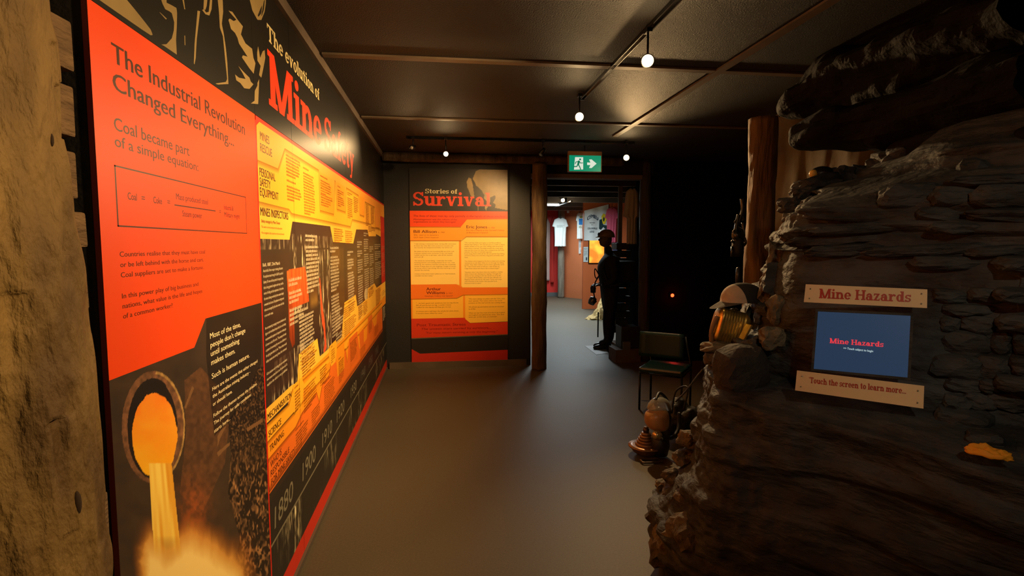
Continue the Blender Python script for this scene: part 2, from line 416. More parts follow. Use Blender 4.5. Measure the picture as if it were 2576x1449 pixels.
#==================================================================== STRUCTURE
def slabo(name, x0, x1, y0, y1, z0, z1, m, kind='structure'):
    o = boxo(name, ((x0+x1)/2, (y0+y1)/2, (z0+z1)/2), (x1-x0, y1-y0, z1-z0), m); o['kind'] = kind; return o
FLOOR = mat('vinyl_floor', (.100, .084, .055), .55, noise_s=90, noise_amt=.18, bump=.12, bump_s=300, spec=.3)
CEIL = mat('ceiling_paint', (.012, .0105, .009), .62, noise_s=2, noise_amt=.25, bump=.5, bump_s=120, spec=.45)
slabo('floor', -1.2, 9, -3, 19, -.1, 0, FLOOR)
slabo('ceiling', -1.2, 9, -3, 19, 2.8, 2.9, CEIL)
slabo('wall_left', -1.1, -.7505, 1.315, 7.6, 0, 2.8, BLACKP)
slabo('wall_left_rear', -1.3, -1.1, -3, 1.28, 0, 2.8, VOID)
slabo('wall_front', -1.2, 5, -3.1, -3, 0, 2.8, BLACKP)
slabo('wall_back', -.765, 1.2, 7.39, 7.62, 0, 2.8, mat('charcoal_board', (.0105, .0095, .008), .6, bump=.1, bump_s=80))
slabo('wall_partition', 2.92, 6.5, 7.35, 7.6, 0, 2.8, VOID)
slabo('wall_partition_side', 3.30, 3.4, 7.6, 9.6, 0, 2.8, VOID)
slabo('wall_corridor', 1.0, 1.2, 7.62, 17.5, 0, 2.8, mat('dim_wall', (.12, .1, .08), .8))
slabo('trim_bulkhead', 1.2, 2.92, 7.42, 7.58, 2.60, 2.8, BLACKP)
slabo('trim_lintel', 1.2, 2.75, 7.38, 7.42, 2.545, 2.60, mat('lintel_board', (.16, .11, .09), .6))
slabo('baseboard_back', -.70, 1.14, 7.36, 7.39, 0, .085, mat('skirting', (.12, .085, .05), .6, noise_s=4))
slabo('baseboard_left', -.737, -.722, 2.38, 7.36, 0, .03, mat('skirting_dark', (.10, .08, .06), .6))
TRIM = mat('batten_paint', (.13, .095, .06), .55, noise_s=5, noise_amt=.3)
slabo('trim_cornice', -.765, -.715, 1.0, 7.38, 2.742, 2.8, mat('cornice_paint', (.15, .11, .08), .6, noise_s=5))
slabo('trim_1', -.70, 3.2, 3.52, 3.58, 2.788, 2.8, TRIM)
slabo('trim_2', -.70, 3.0, 5.17, 5.23, 2.788, 2.8, TRIM)
slabo('trim_3', 1.80, 1.86, 2.2, 5.75, 2.786, 2.798, TRIM)
slabo('trim_4', -.70, 3.2, 1.86, 1.92, 2.788, 2.8, TRIM)
# far room
slabo('wall_far_red', 2.4, 3.86, 17.35, 17.5, 0, 2.8, mat('red_wall', lin(205, 40, 30), .6))
def wallq(name, a, b, z0, z1, m, t=.08):
    a, b = Vector((*a, 0)), Vector((*b, 0)); d = b-a; L = d.length; c = (a+b)/2
    bm = bmesh.new(); n = Vector((-d.y, d.x, 0)).normalized()
    box(bm, (c.x+n.x*t/2, c.y+n.y*t/2, (z0+z1)/2), (L, t, z1-z0), Euler((0, 0, math.atan2(d.y, d.x))))
    o = obj(name, bm, m); o['kind'] = 'structure'; return o
ORM = mat('orange_wall', lin(196, 112, 68), .65, noise_s=1.5, noise_amt=.1)
ORM2 = mat('burnt_orange_wall', lin(186, 92, 40), .65, noise_s=1.5, noise_amt=.1)
wallq('wall_far_orange', (3.80, 17.0), (4.28, 16.2), 0, 2.8, ORM)
wallq('wall_far_right', (4.28, 16.2), (5.6, 12.2), 0, 2.8, ORM2)
wallq('wall_far_end', (5.6, 12.2), (5.2, 9.2), 0, 2.8, mat('dim_brown_wall', (.06, .045, .03), .8))
slabo('baseboard_far', 2.4, 3.8, 17.31, 17.35, 0, .12, mat('grey_skirting', (.10, .10, .10), .6))
# rafters of the far room
RAFT = mat('rafter', (.075, .06, .05), .7, noise_s=3)
for i, (y, z) in enumerate([(8.3, 2.66), (9.2, 2.66), (10.2, 2.66), (11.4, 2.66), (12.8, 2.66), (14.3, 2.66), (15.8, 2.66)]):
    r = boxo('rafter', ((4.3+1.2)/2+.3, y, z+.06), (3.6, .09, .16), RAFT)
    tag(r, 'dark ceiling rafter across the far room, %s from the doorway' % ['first', 'second', 'third', 'fourth', 'fifth', 'sixth', 'farthest'][i], 'rafter', 'rafters across the far room ceiling')

#==================================================================== LEFT WALL GRAPHICS
WX = -.737
WL = Plane((WX, 0, 0), (0, 1, 0), (0, 0, 1), (1, 0, 0))
def crop(ox, oy, k): return lambda x, y: WL.uv(ox+x/k, oy+y/k)
z1, z2, z3 = crop(200, 0, 3.018), crop(200, 480, 3.018), crop(240, 900, 2.639)
z4, z5, z6 = crop(620, 0, 3.019), crop(620, 300, 3.622), crop(620, 650, 3.622)
z7, z8 = crop(640, 950, 2.903), crop(680, 560, 4.263)
def Z(z, *pts): return [z(*p) for p in pts]
def board(name, u0, u1, v0, v1, m, parent, t=.012):
    return boxo(name, (WX-t/2, (u0+u1)/2, (v0+v1)/2), (t, u1-u0-.0015, v1-v0-.0012), m, parent)
def flat(name, pts, m, parent, d, pl=None):
    b = Batch(); b.poly(pts); return b.build(name, pl or WL, m, parent, d)
BOARDK = mat('board_black', lin(24, 23, 20), .36, noise_s=6, noise_amt=.15)
EDGE = mat('board_edge_red', lin(70, 12, 6), .5)
L1, L2, L3, L4, L5, L6 = [.0002*i+.0003 for i in range(6)]
TAN = ink(150, 132, 88)

# --- introductory panel
intro = empty('display_panel', (WX, 1.84, 0), 'tall red-orange panel headed The Industrial Revolution, with molten steel photo, beside the foreground log', 'display panel')
board('board', 1.31, 2.37, .02, 2.17, EDGE, intro)
RED = mat('print_red_orange', lin(243, 74, 8), .42, noise_s=2, noise_amt=.05)
redpoly = [(1.3105, 2.170), (2.368, 2.170), (2.368, z2(1345, 860)[1])] + Z(z2, (955, 970), (870, 1190)) + [(1.3105, z2(215, 1445)[1])]
flat('red_field', redpoly, RED, intro, L2)
def photo1(X, Y, U, V):
    x, y = (X-240)*2.639, (Y-900)*2.639
    n = vfb(x/90, y/90, 5, 3); n2 = vfb(x/22, y/30, 4, 8)
    c = np.stack([48+26*n, 40+18*n, 34+10*n], 1)
    # dim slag heaps behind
    k = inpoly(x, y, [(590, 150), (700, 60), (900, 300), (860, 700), (700, 1050), (560, 900), (600, 500)])
    c = np.where(k[:, None], np.stack([62+50*n2, 44+34*n2, 32+20*n2], 1), c)
    # gravel pile
    wx = x+14*vnoise(x/40, y/40, 51); g1 = vnoise(wx/8, y/18, 21)*.65+vnoise(wx/17, y/40, 25)*.45; g2 = vnoise(wx/5.5, y/10, 22)
    sp = np.clip((g1-.50)*5, 0, 1)*(.15+1.1*vnoise(wx/11, y/26, 77))*np.clip((y-500)/300, 0, 1)+np.clip((g2-.5)*5, 0, 1)*(.15+.6*vnoise(wx/9, y/15, 78))*np.clip((800-y)/300, 0, 1)
    gp = inpoly(x, y, [(1085, 60), (1130, 60), (1180, 1500), (900, 1500), (960, 1200), (880, 900), (900, 640), (880, 420), (960, 300)])
    gc = np.stack([34+120*sp, 26+88*sp, 20+56*sp], 1)
    c = np.where(gp[:, None], gc, c)
    # conveyor bars
    for P in ([(805, 630), (890, 560), (893, 580), (815, 655)], [(1000, 470), (1110, 400), (1112, 425), (1010, 490)], [(590, 330), (640, 190), (655, 200), (600, 340)], [(810, 520), (880, 400), (890, 410), (825, 540), (810, 600)]):
        c = np.where(inpoly(x, y, P)[:, None], np.array([[120, 88, 58]]), c)
    # fire below
    top = 1110+110*vfb(x/70, y/260, 4, 5)-170*np.exp(-((x-650)/150)**2)-120*np.exp(-((x-340)/90)**2)
    fr = np.clip((y-top)/300., 0, 1)*np.clip((1040-x+90*n)/170., 0, 1)*np.clip((x-215-70*n)/110., 0, 1)
    fcol = np.stack([165+90*fr, 78+150*fr**1.0, 26+120*fr**1.4], 1)
    fa = np.clip(fr*1.9, 0, 1); c = c*(1-fa)[:, None]+fcol*fa[:, None]
    # smoke tint
    sm = np.exp(-((x-650)/110)**2-((y-1000)/170)**2)*.6*n2*1.6
    c = c*(1-sm[:, None])+np.array([[190, 92, 38]])*sm[:, None]
    # ladle rim
    ex = lambda cx, cy, rx, ry: ((x-cx)/rx)**2+((y-cy)/ry)**2
    ro = ex(384, 460, 210, 372); ri = ex(384, 470, 172, 335)
    rim = (ro < 1)
    rc = np.stack([70+95*n2, 52+62*n2, 40+40*n2], 1)
    c = np.where(rim[:, None], rc, c)
    c = np.where(((ro < 1) & (ro > .90) & (x > 400))[:, None], np.array([[196, 158, 96]])*(.6+.6*n2[:, None]), c)
    c = np.where(((ri < 1) & (x < 470) | (ex(384, 470, 160, 325) < 1))[:, None], np.array([[26, 20, 18]])+10*n[:, None], c)
    e = 1+.10*(vnoise(x/26, y/26, 4)-.5)
    mo = ex(392, 515, 150, 278)*e < 1
    mc = np.stack([246+0*x, 146+36*n+22*np.clip((y-500)/250, -1, 1), 22+26*n], 1)
    c = np.where(mo[:, None], mc, c)
    # pouring stream
    xl, xr = 355+.055*(y-700), 505+.105*(y-700)
    st = (y > 700) & (x > xl) & (x < xr)
    q = np.clip((x-xl)/(xr-xl+1e-6), 0, 1); sv = vnoise(q*9, y/400, 31)
    sc = np.stack([225+30*sv, 158+70*sv, 40+70*sv], 1)
    sa = st*np.clip((1330-y)/150, 0, 1); c = c*(1-sa)[:, None]+sc*sa[:, None]
    # black text ground
    k = inpoly(x, y, [(735, -400), (1100, -480), (1100, 40), (1000, 250), (900, 420), (790, 520), (735, 0)])
    c = np.where(k[:, None], c*.62, c)
    return c
grid_print('printed_photo', WL, np.linspace(1.311, 2.368, 430), np.linspace(.021, 1.45, 560), photo1, intro, L1)
flat('margin_line', [(2.366, .02), (2.378, .02), (2.378, 2.15), (2.366, 2.15)], ink(226, 38, 18), intro, L3)
t = Batch(); DARKINK = ink(72, 34, 14)
text(t, 'The Industrial Revolution', 1.39, 2.064, .046, .857, bold=.034)
text(t, 'Changed Everything...', 1.388, 2.002, .042, .74, bold=.034)
text(t, 'Coal became part', 1.384, 1.911, .031, .38, bold=.014)
text(t, 'of a simple equation:', 1.383, 1.874, .027, .437, bold=.014)
t.build('heading', WL, DARKINK, intro, L3)
t = Batch()
a, b_, c_, d_ = 1.376, 1.691, 2.228, 1.831
for q in [(a, b_, c_, b_+.0035), (a, d_-.0035, c_, d_), (a, b_, a+.005, d_), (c_-.004, b_, c_, d_), (1.655, 1.7585, 1.938, 1.762)]: t.rect(*q)
t.build('equation_frame', WL, DARKINK, intro, L3)
t = Batch()
for s, u, v, wd in [('Coal', 1.424, 1.757, .04), ('=', 1.485, 1.757, .016), ('Coke', 1.542, 1.757, .044), ('=', 1.615, 1.757, .016), ('Mass produced steel', 1.667, 1.777, .214), ('Steam power', 1.70, 1.731, .132), ('=', 1.968, 1.752, .014), ('Industrial &', 2.011, 1.770, .085), ('Military might', 2.011, 1.745, .145)]:
    text(t, s, u, v, .018, wd, bold=.012)
t.build('equation', WL, DARKINK, intro, L3)
t = Batch()
for s, v, wd in [('Countries realise that they must have coal', 1.622, .465), ('or be left behind with the horse and cart.', 1.598, .451), ('Coal suppliers are set to make a fortune.', 1.574, .449), ('In this power play of big business and', 1.525, .406), ('nations, what value is the life and hopes', 1.5015, .432), ('of a common worker?', 1.478, .238)]:
    text(t, s, 1.378, v, .0125, wd, bold=.018)
t.build('body_text', WL, DARKINK, intro, L3)
CREAM = ink(252, 236, 190); t = Batch()
for s, v, wd, h, bo in [('Most of the time,', 1.3495, .271, .019, .02), ("people don't change", 1.3205, .317, .019, .02), ('until something', 1.2925, .252, .019, .02), ('makes them.', 1.2635, .207, .019, .02), ('Such is human nature.', 1.219, .351, .018, .015),
                    ('Here are the events that either changed', 1.180, .44, .013, .01), ('the Australian mining industry -', 1.156, .352, .013, .01), ('or should have.', 1.130, .165, .013, .01),
                    ('Follow the themes across the timeline.', 1.092, .426, .013, .01), ('The journey for safer conditions', 1.067, .352, .013, .01), ('starts here...', 1.041, .138, .013, .01)]:
    text(t, s, 1.852, v, h, wd, bold=bo)
t.build('white_text', WL, CREAM, intro, L3)

# --- header board with the miner stencil
head = empty('header_board', (WX, 4.2, 2.17), 'long black board under the ceiling lettered The evolution of Mine Safety above the orange timeline', 'display board')
SEAMS = [2.92, 4.51, 6.03]
us = [1.31, 2.37]+SEAMS+[7.385]
for a, b2 in zip(us, us[1:]): board('board', a, b2, 2.171, 2.742, BOARDK, head)
def ST(z, *pts): return Z(z, *pts)
sten = Batch(); TM = z1
for P in [[(130, -30), (160, -100), (330, -60), (360, 0), (410, 60), (490, 160), (540, 225), (555, 265), (540, 268), (470, 222), (150, 0)],
          [(600, -60), (660, -60), (660, 20), (700, 40), (735, 60), (740, 100), (738, 200), (732, 300), (738, 415), (640, 348), (620, 338), (660, 335), (700, 290), (715, 230), (718, 170), (700, 100), (680, 85), (650, 70), (630, 30)],
          [(605, 92), (612, 95), (662, 142), (655, 148)], [(795, 270), (801, 270), (803, 345), (797, 340)], [(776, -20), (790, -20), (802, 72), (795, 70)],
          [(895, 80), (915, 85), (889, 300), (882, 440), (872, 490), (867, 480), (873, 330)], [(945, -20), (972, -20), (965, 45), (955, 75), (940, 70)],
          [(992, -20), (1008, -20), (1002, 70), (985, 118), (955, 108), (930, 75), (945, 70), (960, 95), (980, 90)],
          [(1045, -40), (1085, -40), (1090, 90), (1080, 180), (1095, 260), (1110, 360), (1122, 480), (1128, 600), (1130, 638), (1050, 642), (1030, 634), (1110, 622), (1120, 600), (1100, 400), (1088, 275), (1065, 210), (1058, 90)],
          [(1130, 80), (1160, 90), (1200, 150), (1240, 200), (1225, 260), (1260, 330), (1310, 370), (1320, 440), (1335, 480), (1322, 560), (1290, 520), (1232, 435), (1240, 420), (1275, 430), (1210, 330), (1200, 290), (1180, 250), (1150, 220), (1130, 150), (1140, 140), (1170, 160), (1190, 150), (1150, 105)],
          [(1355, 350), (1365, 400), (1370, 440), (1390, 390), (1405, 380), (1410, 440), (1395, 520), (1380, 590), (1362, 570), (1375, 500), (1350, 460), (1348, 400)],
          [(1205, 500), (1240, 540), (1290, 590), (1300, 620), (1320, 640), (1290, 675), (1250, 670), (1220, 630), (1190, 610), (1180, 565), (1210, 590), (1260, 600), (1240, 560)],
          [(1330, 690), (1350, 650), (1350, 790), (1300, 785), (1328, 765)], [(1350, 630), (1364, 600), (1356, 790), (1350, 790)],
          [(1282, -40), (1416, -40), (1414, 30), (1405, 90), (1380, 152), (1350, 150), (1312, 80)]]:
    sten.poly(Z(z1, *P))
sten.build('miner_stencil', WL, mat('print_tan', lin(148, 128, 84), .4, noise_s=9, noise_amt=.12), head, L1)
b = Batch(); b.poly(Z(z1, (1375, 60), (1386, 40), (1380, 100), (1358, 128), (1352, 118))); b.poly(Z(z1, (1398, 10), (1406, 0), (1400, 70), (1384, 120), (1380, 118)))
b.build('stencil_shading', WL, ink(40, 36, 30), head, L2)
t = Batch(); slab(t, 'The evolution of', 2.57, 2.533, .070, 1.03); t.build('title_line', WL, ink(206, 190, 136), head, L2)
t = Batch(); slab(t, 'Mine', 2.56, 2.258, .235, 1.07); slab(t, 'Safety', 3.73, 2.265, .215, 1.20); t.build('title', WL, ink(235, 60, 28), head, L2)
for s in SEAMS: flat('seam', [(s-.0015, 2.172), (s+.0015, 2.172), (s+.0015, 2.742), (s-.0015, 2.742)], ink(8, 7, 6), head, L3)

# --- timeline mural
tl = empty('timeline_mural', (WX, 4.8, 0), 'long orange and yellow timeline mural with years from 1880 along the left wall', 'mural')
for a, b2 in zip([2.38]+SEAMS, SEAMS+[7.385]): board('board', a, b2, .03, 2.17, mat('board_red', lin(214, 48, 26), .42), tl)
def coal(X, Y, U, V):
    x8, y8 = (X-680)*4.263, (Y-560)*4.263
    n = vfb(U*3, V*5, 4, 2); st = vnoise(U*90, V*16, 7)*vnoise(U*40, V*9, 9)
    s2 = vnoise(U*160, V*30, 17)*vnoise(U*30, V*7, 19)
    c = np.stack([42+14*n, 34+11*n, 29+8*n], 1)
    lo = V < .56
    c = np.where(lo[:, None], np.stack([34+6*n, 32+6*n, 29+5*n], 1), c)
    # grey-white glints of coal
    zone = ((V < .36)*np.clip(vfb(U*4, V*3, 3, 44)*2.4-.9, 0, 1) + ((V > .90) & (V < 1.13) & (U < 3.05))*.9*np.clip((U-2.40)*8, 0, 1) + ((U > 2.82) & (U < 3.16) & (V > 1.30) & (V < 1.69))*.9
            + ((U > 3.42) & (U < 3.78) & (V > .95) & (V < 1.62))*.8 + ((V > 1.63) & (V < 1.70) & (U < 3.9))*.5)
    g = np.clip((st-.36)*5, 0, 1)*np.clip(zone, 0, 1)+np.clip((s2-.34)*6, 0, 1)*np.clip(zone, 0, 1)*.7
    c = c+g[:, None]*np.array([[190, 180, 140]])
    # photographs set into the coal face
    def wr(u0, u1, v0, v1, colr, soft=.03, amt=.8, cc=c):
        nonlocal c
        k = np.clip((U-u0)/soft, 0, 1)*np.clip((u1-U)/soft, 0, 1)*np.clip((V-v0)/soft, 0, 1)*np.clip((v1-V)/soft, 0, 1)*amt
        m_ = np.array([colr])*(.75+.5*vfb(U*7, V*16, 4, int(u0*10)))[:, None]
        c = c*(1-k)[:, None]+m_*k[:, None]
    wr(2.385, 2.82, .98, 1.62, (58, 40, 32), .02)
    wr(3.18, 3.42, 1.28, 1.64, (88, 62, 34)); wr(3.2, 3.42, 1.27, 1.38, (150, 118, 54), .05, .6)
    wr(3.85, 4.35, 1.0, 1.66, (86, 64, 36), .06); wr(3.8, 4.2, 1.45, 1.68, (130, 96, 48), .08, .6)
    wr(4.4, 5.0, 1.05, 1.6, (98, 74, 42), .08); wr(5.0, 6.9, 1.12, 1.72, (72, 58, 40), .1)
    k = inpoly(x8, y8, [(175, 515), (370, 470), (395, 600), (415, 845), (290, 905), (252, 915), (262, 1300), (235, 1340), (205, 1230), (190, 800)])
    fl = vnoise(U*60, V*14, 3)
    c = np.where(k[:, None], np.stack([168+62*fl, 62+38*fl, 22+22*fl], 1)*np.clip(1.15-(y8[:, None]-500)/1700, .3, 1.2), c)
    k = inpoly(x8, y8, [(525, 590), (534, 600), (550, 800), (568, 960), (585, 1080), (592, 1200), (603, 1335), (585, 1385), (568, 1390), (582, 1290), (572, 1150), (555, 1080), (540, 900), (530, 720)])
    c = np.where(k[:, None], np.array([[214, 84, 48]]), c)
    k = ((x8-1030)/22)**2+((y8-775)/72)**2 < 1
    c = np.where(k[:, None], np.array([[214, 200, 150]])*(1-.35*np.clip((x8[:, None]-1030)/20, 0, 1)), c)
    k = (U > 6.93) & (V > 1.17)
    c = np.where(k[:, None], np.stack([196+0*U, 40+0*U, 22+0*U], 1), c)
    return c
grid_print('printed_coal_face', WL, np.concatenate([np.linspace(2.381, 4.2, 420), np.linspace(4.21, 7.383, 220)]), np.linspace(.130, 1.80, 300), coal, tl, L1)
ORT = mat('print_orange_top', lin(252, 168, 52), .42); YEL = mat('print_yellow', lin(252, 184, 44), .42); YE2 = mat('print_pale_yellow', lin(254, 198, 70), .42)
ORA = mat('print_amber', lin(250, 160, 30), .42); ORB = mat('print_orange', lin(238, 118, 34), .42); ORC = mat('print_deep_orange', lin(228, 112, 34), .42)
SEND = 6.93
# upper bands, lowest layer first: C mines inspectors, B personal safety, A mines rescue
Cb = [(2.381, 1.674), (2.822, 1.674)]+[(2.885, 1.765), (3.83, 1.772), (3.92, 1.668), (4.79, 1.660), (4.97, 1.782), (5.72, 1.80), (5.80, 1.735), (6.42, 1.745), (6.45, 1.77), (SEND, 1.745)]
flat('mines_inspectors_band', Cb+[(SEND, 2.05), (2.381, 2.05)], YE2, tl, L2)
Bb = [(2.381, 1.826), (2.83, 1.824), (2.87, 1.808), (2.90, 1.806), (4.66, 1.800), (4.76, 1.862), (6.0, 1.868), (6.05, 1.84), (SEND, 1.84)]
shadow_strip('printed_shadow', WL, Bb, .028, tl, L3)
flat('personal_safety_band', Bb+[(SEND, 2.12), (2.381, 2.12)], YEL, tl, L4)
Ab = [(2.381, 1.993), (2.664, 1.996), (2.785, 2.108), (3.52, 2.104), (3.53, 1.862), (3.96, 1.862), (4.02, 2.098), (4.06, 2.098), (4.09, 1.905), (4.44, 1.905), (4.50, 2.098), (5.15, 2.095), (5.20, 1.925), (5.48, 1.925), (5.56, 2.07), (6.35, 2.07), (6.40, 1.85), (6.8, 1.85), (SEND, 2.0)]
shadow_strip('printed_shadow', WL, Ab, .026, tl, L4+.0001)
flat('mines_rescue_band', Ab+[(7.38, 2.0), (7.38, 2.152), (2.42, 2.152), (2.381, 2.13)], ORT, tl, L5)
for (a, b2, lo) in [(3.53, 3.96, 1.862), (4.09, 4.44, 1.905), (5.20, 5.48, 1.925)]:
    flat('tab', [(a+.01, lo+.003), (b2-.01, lo+.003), (b2, 2.096), (a+.005, 2.096)], ORA, tl, L6)
# lower bands
Dt = [(2.381, .962), (2.775, .962), (2.885, .948), (2.93, 1.085), (3.36, 1.095), (3.415, .975), (4.15, .972), (4.30, 1.21), (4.86, 1.22), (4.93, 1.11), (5.62, 1.115), (5.64, 1.21), (6.2, 1.225), (6.4, 1.16), (7.38, 1.17)]
flat('mechanisation_band', [(2.381, .90)]+[(7.38, .90)]+Dt[::-1], YE2, tl, L2)
Db = [(2.381, .893), (2.70, .885), (2.80, .95), (2.86, .95), (3.5, .91), (3.55, .86), (3.70, .93), (4.2, .94), (4.8, .93), (5.3, .93), (SEND, .98)]
flat('mechanisation_shade', [(2.381, .90), (2.381, .893), (2.70, .885), (2.80, .95), (4.2, .945), (7.38, .98), (7.38, .88), (2.381, .88)][:8], ORA, tl, L2+.0001)
Et = [(2.381, .893), (2.72, .885), (2.79, .945), (2.90, .945), (2.97, .905), (3.66, .912), (3.70, .965), (3.86, .965), (3.92, .90), (4.4, .92), (SEND, .94)]
flat('science_band', [(2.381, .82), (SEND, .82)]+Et[::-1], YEL, tl, L3)
shadow_strip('printed_shadow', WL, [(2.381, .895), (2.72, .887), (2.79, .94), (3.66, .925), (4.4, .93), (SEND, .94)], .02, tl, L3+.0001)
Ft = [(2.381, .818), (2.80, .815), (2.86, .86), (3.10, .88), (3.2, .83), (3.45, .83), (3.60, .885), (4.1, .87), (4.18, .76), (4.3, .80), (4.4, .885), (SEND, .90)]
flat('training_band', [(2.381, .74), (2.85, .72), (3.1, .65), (SEND, .70)]+Ft[::-1], ORA, tl, L4)
shadow_strip('printed_shadow', WL, [(2.381, .82), (2.80, .817), (3.15, .83), (3.5, .83), (4.1, .85), (SEND, .88)], .02, tl, L4+.0001)
Gt = [(2.381, .745), (2.82, .738), (2.95, .77), (3.30, .79), (3.36, .715), (3.46, .80), (3.66, .80), (3.72, .86), (4.3, .86), (4.36, .74), (4.44, .86), (4.9, .87), (5.0, .72), (5.5, .73), (5.56, .86), (5.9, .87), (6.1, .76), (6.3, .76), (6.4, .86), (SEND, .87)]
flat('responsibility_band', [(2.381, .592), (SEND, .585)]+Gt[::-1], ORB, tl, L5)
shadow_strip('printed_shadow', WL, [(SEND-.01*0, .592), (2.381, .598)], .035, tl, L5+.0001, (.05, .02, .01), .55)
shadow_strip('printed_shadow', WL, Gt[:10], .022, tl, L5+.0001)
for a, b2, lo, hi in [(3.9, 4.25, .72, .92), (4.46, 4.9, .66, .90), (5.6, 5.95, .74, .92), (5.0, 5.3, .72, .86)]:
    flat('tab', [(a, hi), (b2, hi), (b2-.02, lo), (a+.05, lo)], [ORC, ORA][int(a*10) % 2], tl, L6)
# small raised cards
flat('card', [(2.80, .955), (2.97, .955), (3.02, .90), (2.95, .80), (2.80, .80)], YEL, tl, L4+.0001)
flat('card', [(3.70, .985), (3.92, .99), (3.96, .93), (3.90, .84), (3.74, .84), (3.68, .92)], YEL, tl, L6+.0001)
# red rules
flat('red_rule', [(2.381, .03), (7.384, .03), (7.384, .130), (2.381, .130)], mat('board_red', (1, 1, 1)), tl, L2)
flat('year_line', [(2.381, .352), (7.384, .352), (7.384, .364), (2.381, .364)], ink(124, 120, 102), tl, L2)
t = Batch(); GREY = ink(128, 124, 106)
for s, u, v in [('1880', 2.434, .408), ('1900', 2.925, .408), ('1910', 3.41, .408), ('1920', 3.885, .410), ('1930', 4.485, .414)]:
    text(t, s, u, v, .098 if u < 3.4 else .09, .31, bold=.012, shear=.12)
t.build('years', WL, GREY, tl, L3)
t = Batch()
for s, u in [('1940', 5.05), ('1950', 5.6), ('1960', 6.15)]: text(t, s, u, .414, .09, .3, bold=.006, shear=.12)
t.build('years_small', WL, ink(96, 94, 88), tl, L3)
t = Batch(); BR = ink(64, 30, 10)
for s, u, v, h, wd in [('MINES', 2.403, 2.082, .036, .135), ('RESCUE', 2.401, 2.034, .036, .17), ('PERSONAL', 2.382, 1.932, .036, .228), ('SAFETY', 2.380, 1.8915, .036, .155), ('EQUIPMENT', 2.378, 1.851, .036, .27), ('MINES INSPECTORS', 2.376, 1.770, .036, .425)]:
    text(t, s, u+.018, v, h, wd-.01, bold=.012)
for s, u, v, h, wd in [('MECHANISATION', 2.393, .908, .030, .37), ('SCIENCE', 2.398, .832, .030, .185), ('TRAINING', 2.403, .765, .030, .215), ('WHO IS', 2.407, .694, .030, .165), ('RESPONSIBLE', 2.407, .655, .030, .292), ('FOR MINE SAFETY?', 2.408, .616, .030, .398)]:
    text(t, s, u, v, h, wd, bold=.008)
t.build('theme_headings', WL, BR, tl, L6+.0002)
t = Batch(); OB = ink(150, 84, 18)
text(t, 'Safety managed by Mine Owner', 2.40, 1.742, .014, .27, bold=.012)
text(t, 'The owner or mine company ran the safety system', 2.40, 1.720, .010, .30); text(t, 'Mine management safety inspectors on the laws and records', 2.40, 1.695, .010, .33)
S6 = L6+.0002
for u0, u1, v, n, pa in [(2.80, 3.08, 2.075, 7, ()), (2.80, 3.08, 1.955, 6, (1,)), (3.13, 3.40, 2.06, 16, (1,)), (3.56, 3.90, 2.07, 7, (1,)), (3.56, 3.92, 1.955, 5, ()), (4.12, 4.40, 2.065, 4, (1,)), (4.12, 4.40, 1.99, 5, ()), (4.54, 4.80, 2.06, 13, (2,)), (4.86, 5.12, 2.05, 9, ()),
                         (3.95, 4.32, 1.755, 7, ()), (4.40, 4.75, 1.75, 7, ()), (5.6, 5.85, 2.04, 14, ()), (6.0, 6.3, 2.04, 12, ()), (5.78, 6.36, 1.83, 4, ())]:
    ptext(t, u0, u1, v, .0085, .0155, n, pa, seed=int(u0*31))
for u0, u1, v, n, pa in [(2.985, 3.34, 1.07, 8, (1,)), (2.825, 2.93, .93, 8, (1,)), (3.0, 3.30, .875, 9, ()), (3.40, 3.60, .885, 7, ()), (3.74, 3.88, .965, 7, (1,)), (4.26, 4.85, 1.19, 15, (1, 7)), (4.98, 5.25, 1.09, 8, ()), (5.3, 5.6, 1.09, 8, ()), (5.7, 6.15, 1.19, 6, ()), (6.3, 6.8, 1.13, 12, ())]:
    ptext(t, u0, u1, v, .0085, .0155, n, pa, seed=int(u0*37))
for u0, u1, v, n, pa in [(2.82, 3.08, .715, 7, (1,)), (3.16, 3.38, .70, 6, ()), (3.5, 3.85, .78, 11, (1,)), (4.0, 4.22, .83, 12, (1,)), (4.52, 4.86, .85, 11, ()), (5.04, 5.4, .70, 6, ()), (5.64, 5.92, .86, 8, ()), (6.1, 6.5, .74, 8, ())]:
    ptext(t, u0, u1, v, .0075, .0145, n, pa, seed=int(u0*41))
t.build('small_print', WL, OB, tl, S6)
t = Batch()
yy = 1.500
text(t, 'Bulli, 1887, 23rd March', 2.402, z6(125, 78)[1], .015, .245, bold=.03)
v = z6(125, 78)[1]
for s in ["Australia's first major mining disaster:", 'An explosion tears through the Bulli Pit, south of', 'Sydney. 81 men and boys perish. An inquest finds', 'that a long general neglect and very small a', 'series of rolling and dust explosions. At that time', 'the mine is being worked by three seams deeply', 'unwanted coal stores. All explosions underground', 'mines are managed by the mine owner with little', 'or no worker input.']:
    v -= .0235; text(t, s, 2.402, v, .0125, .29 if s[-1] != '.' else .12, bold=.012)
v -= .03
for s in ['An accompanying campaign improves decisions and', 'rigour and ventilated lamps that burn and safety', 'recommended systems of inspection reduce gas', 'is known to exist. His words, "The company had made', 'a system of overseeing that was not as effective to', 'the right given them by law." Miners that are said', 'safety causes are among those that continued.']:
    v -= .0235; text(t, s, 2.402, v, .0125, .31, bold=.012)
v -= .03
for s in ['All the decisions which mining gives were remembered', 'since remains written then in the. All evidence and 12s', 'explains the which is very published.']:
    v -= .0235; text(t, s, 2.402, v, .0125, .31, bold=.012)
def w8(x0, y0, x1, n, pa, xh=.0125, ld=.0225, sd=1):
    u0, vv = z8(x0, y0); u1, _ = z8(x1, y0); ptext(t, u0, u1, vv-.012, xh, ld, n, pa, seed=sd)
w8(375, 130, 515, 14, (2,), sd=3); w8(195, 610, 350, 9, (2, 5), sd=4); w8(305, 945, 470, 15, (1,), .0115, .0205, 5); w8(640, 265, 735, 26, (2, 13), sd=6)
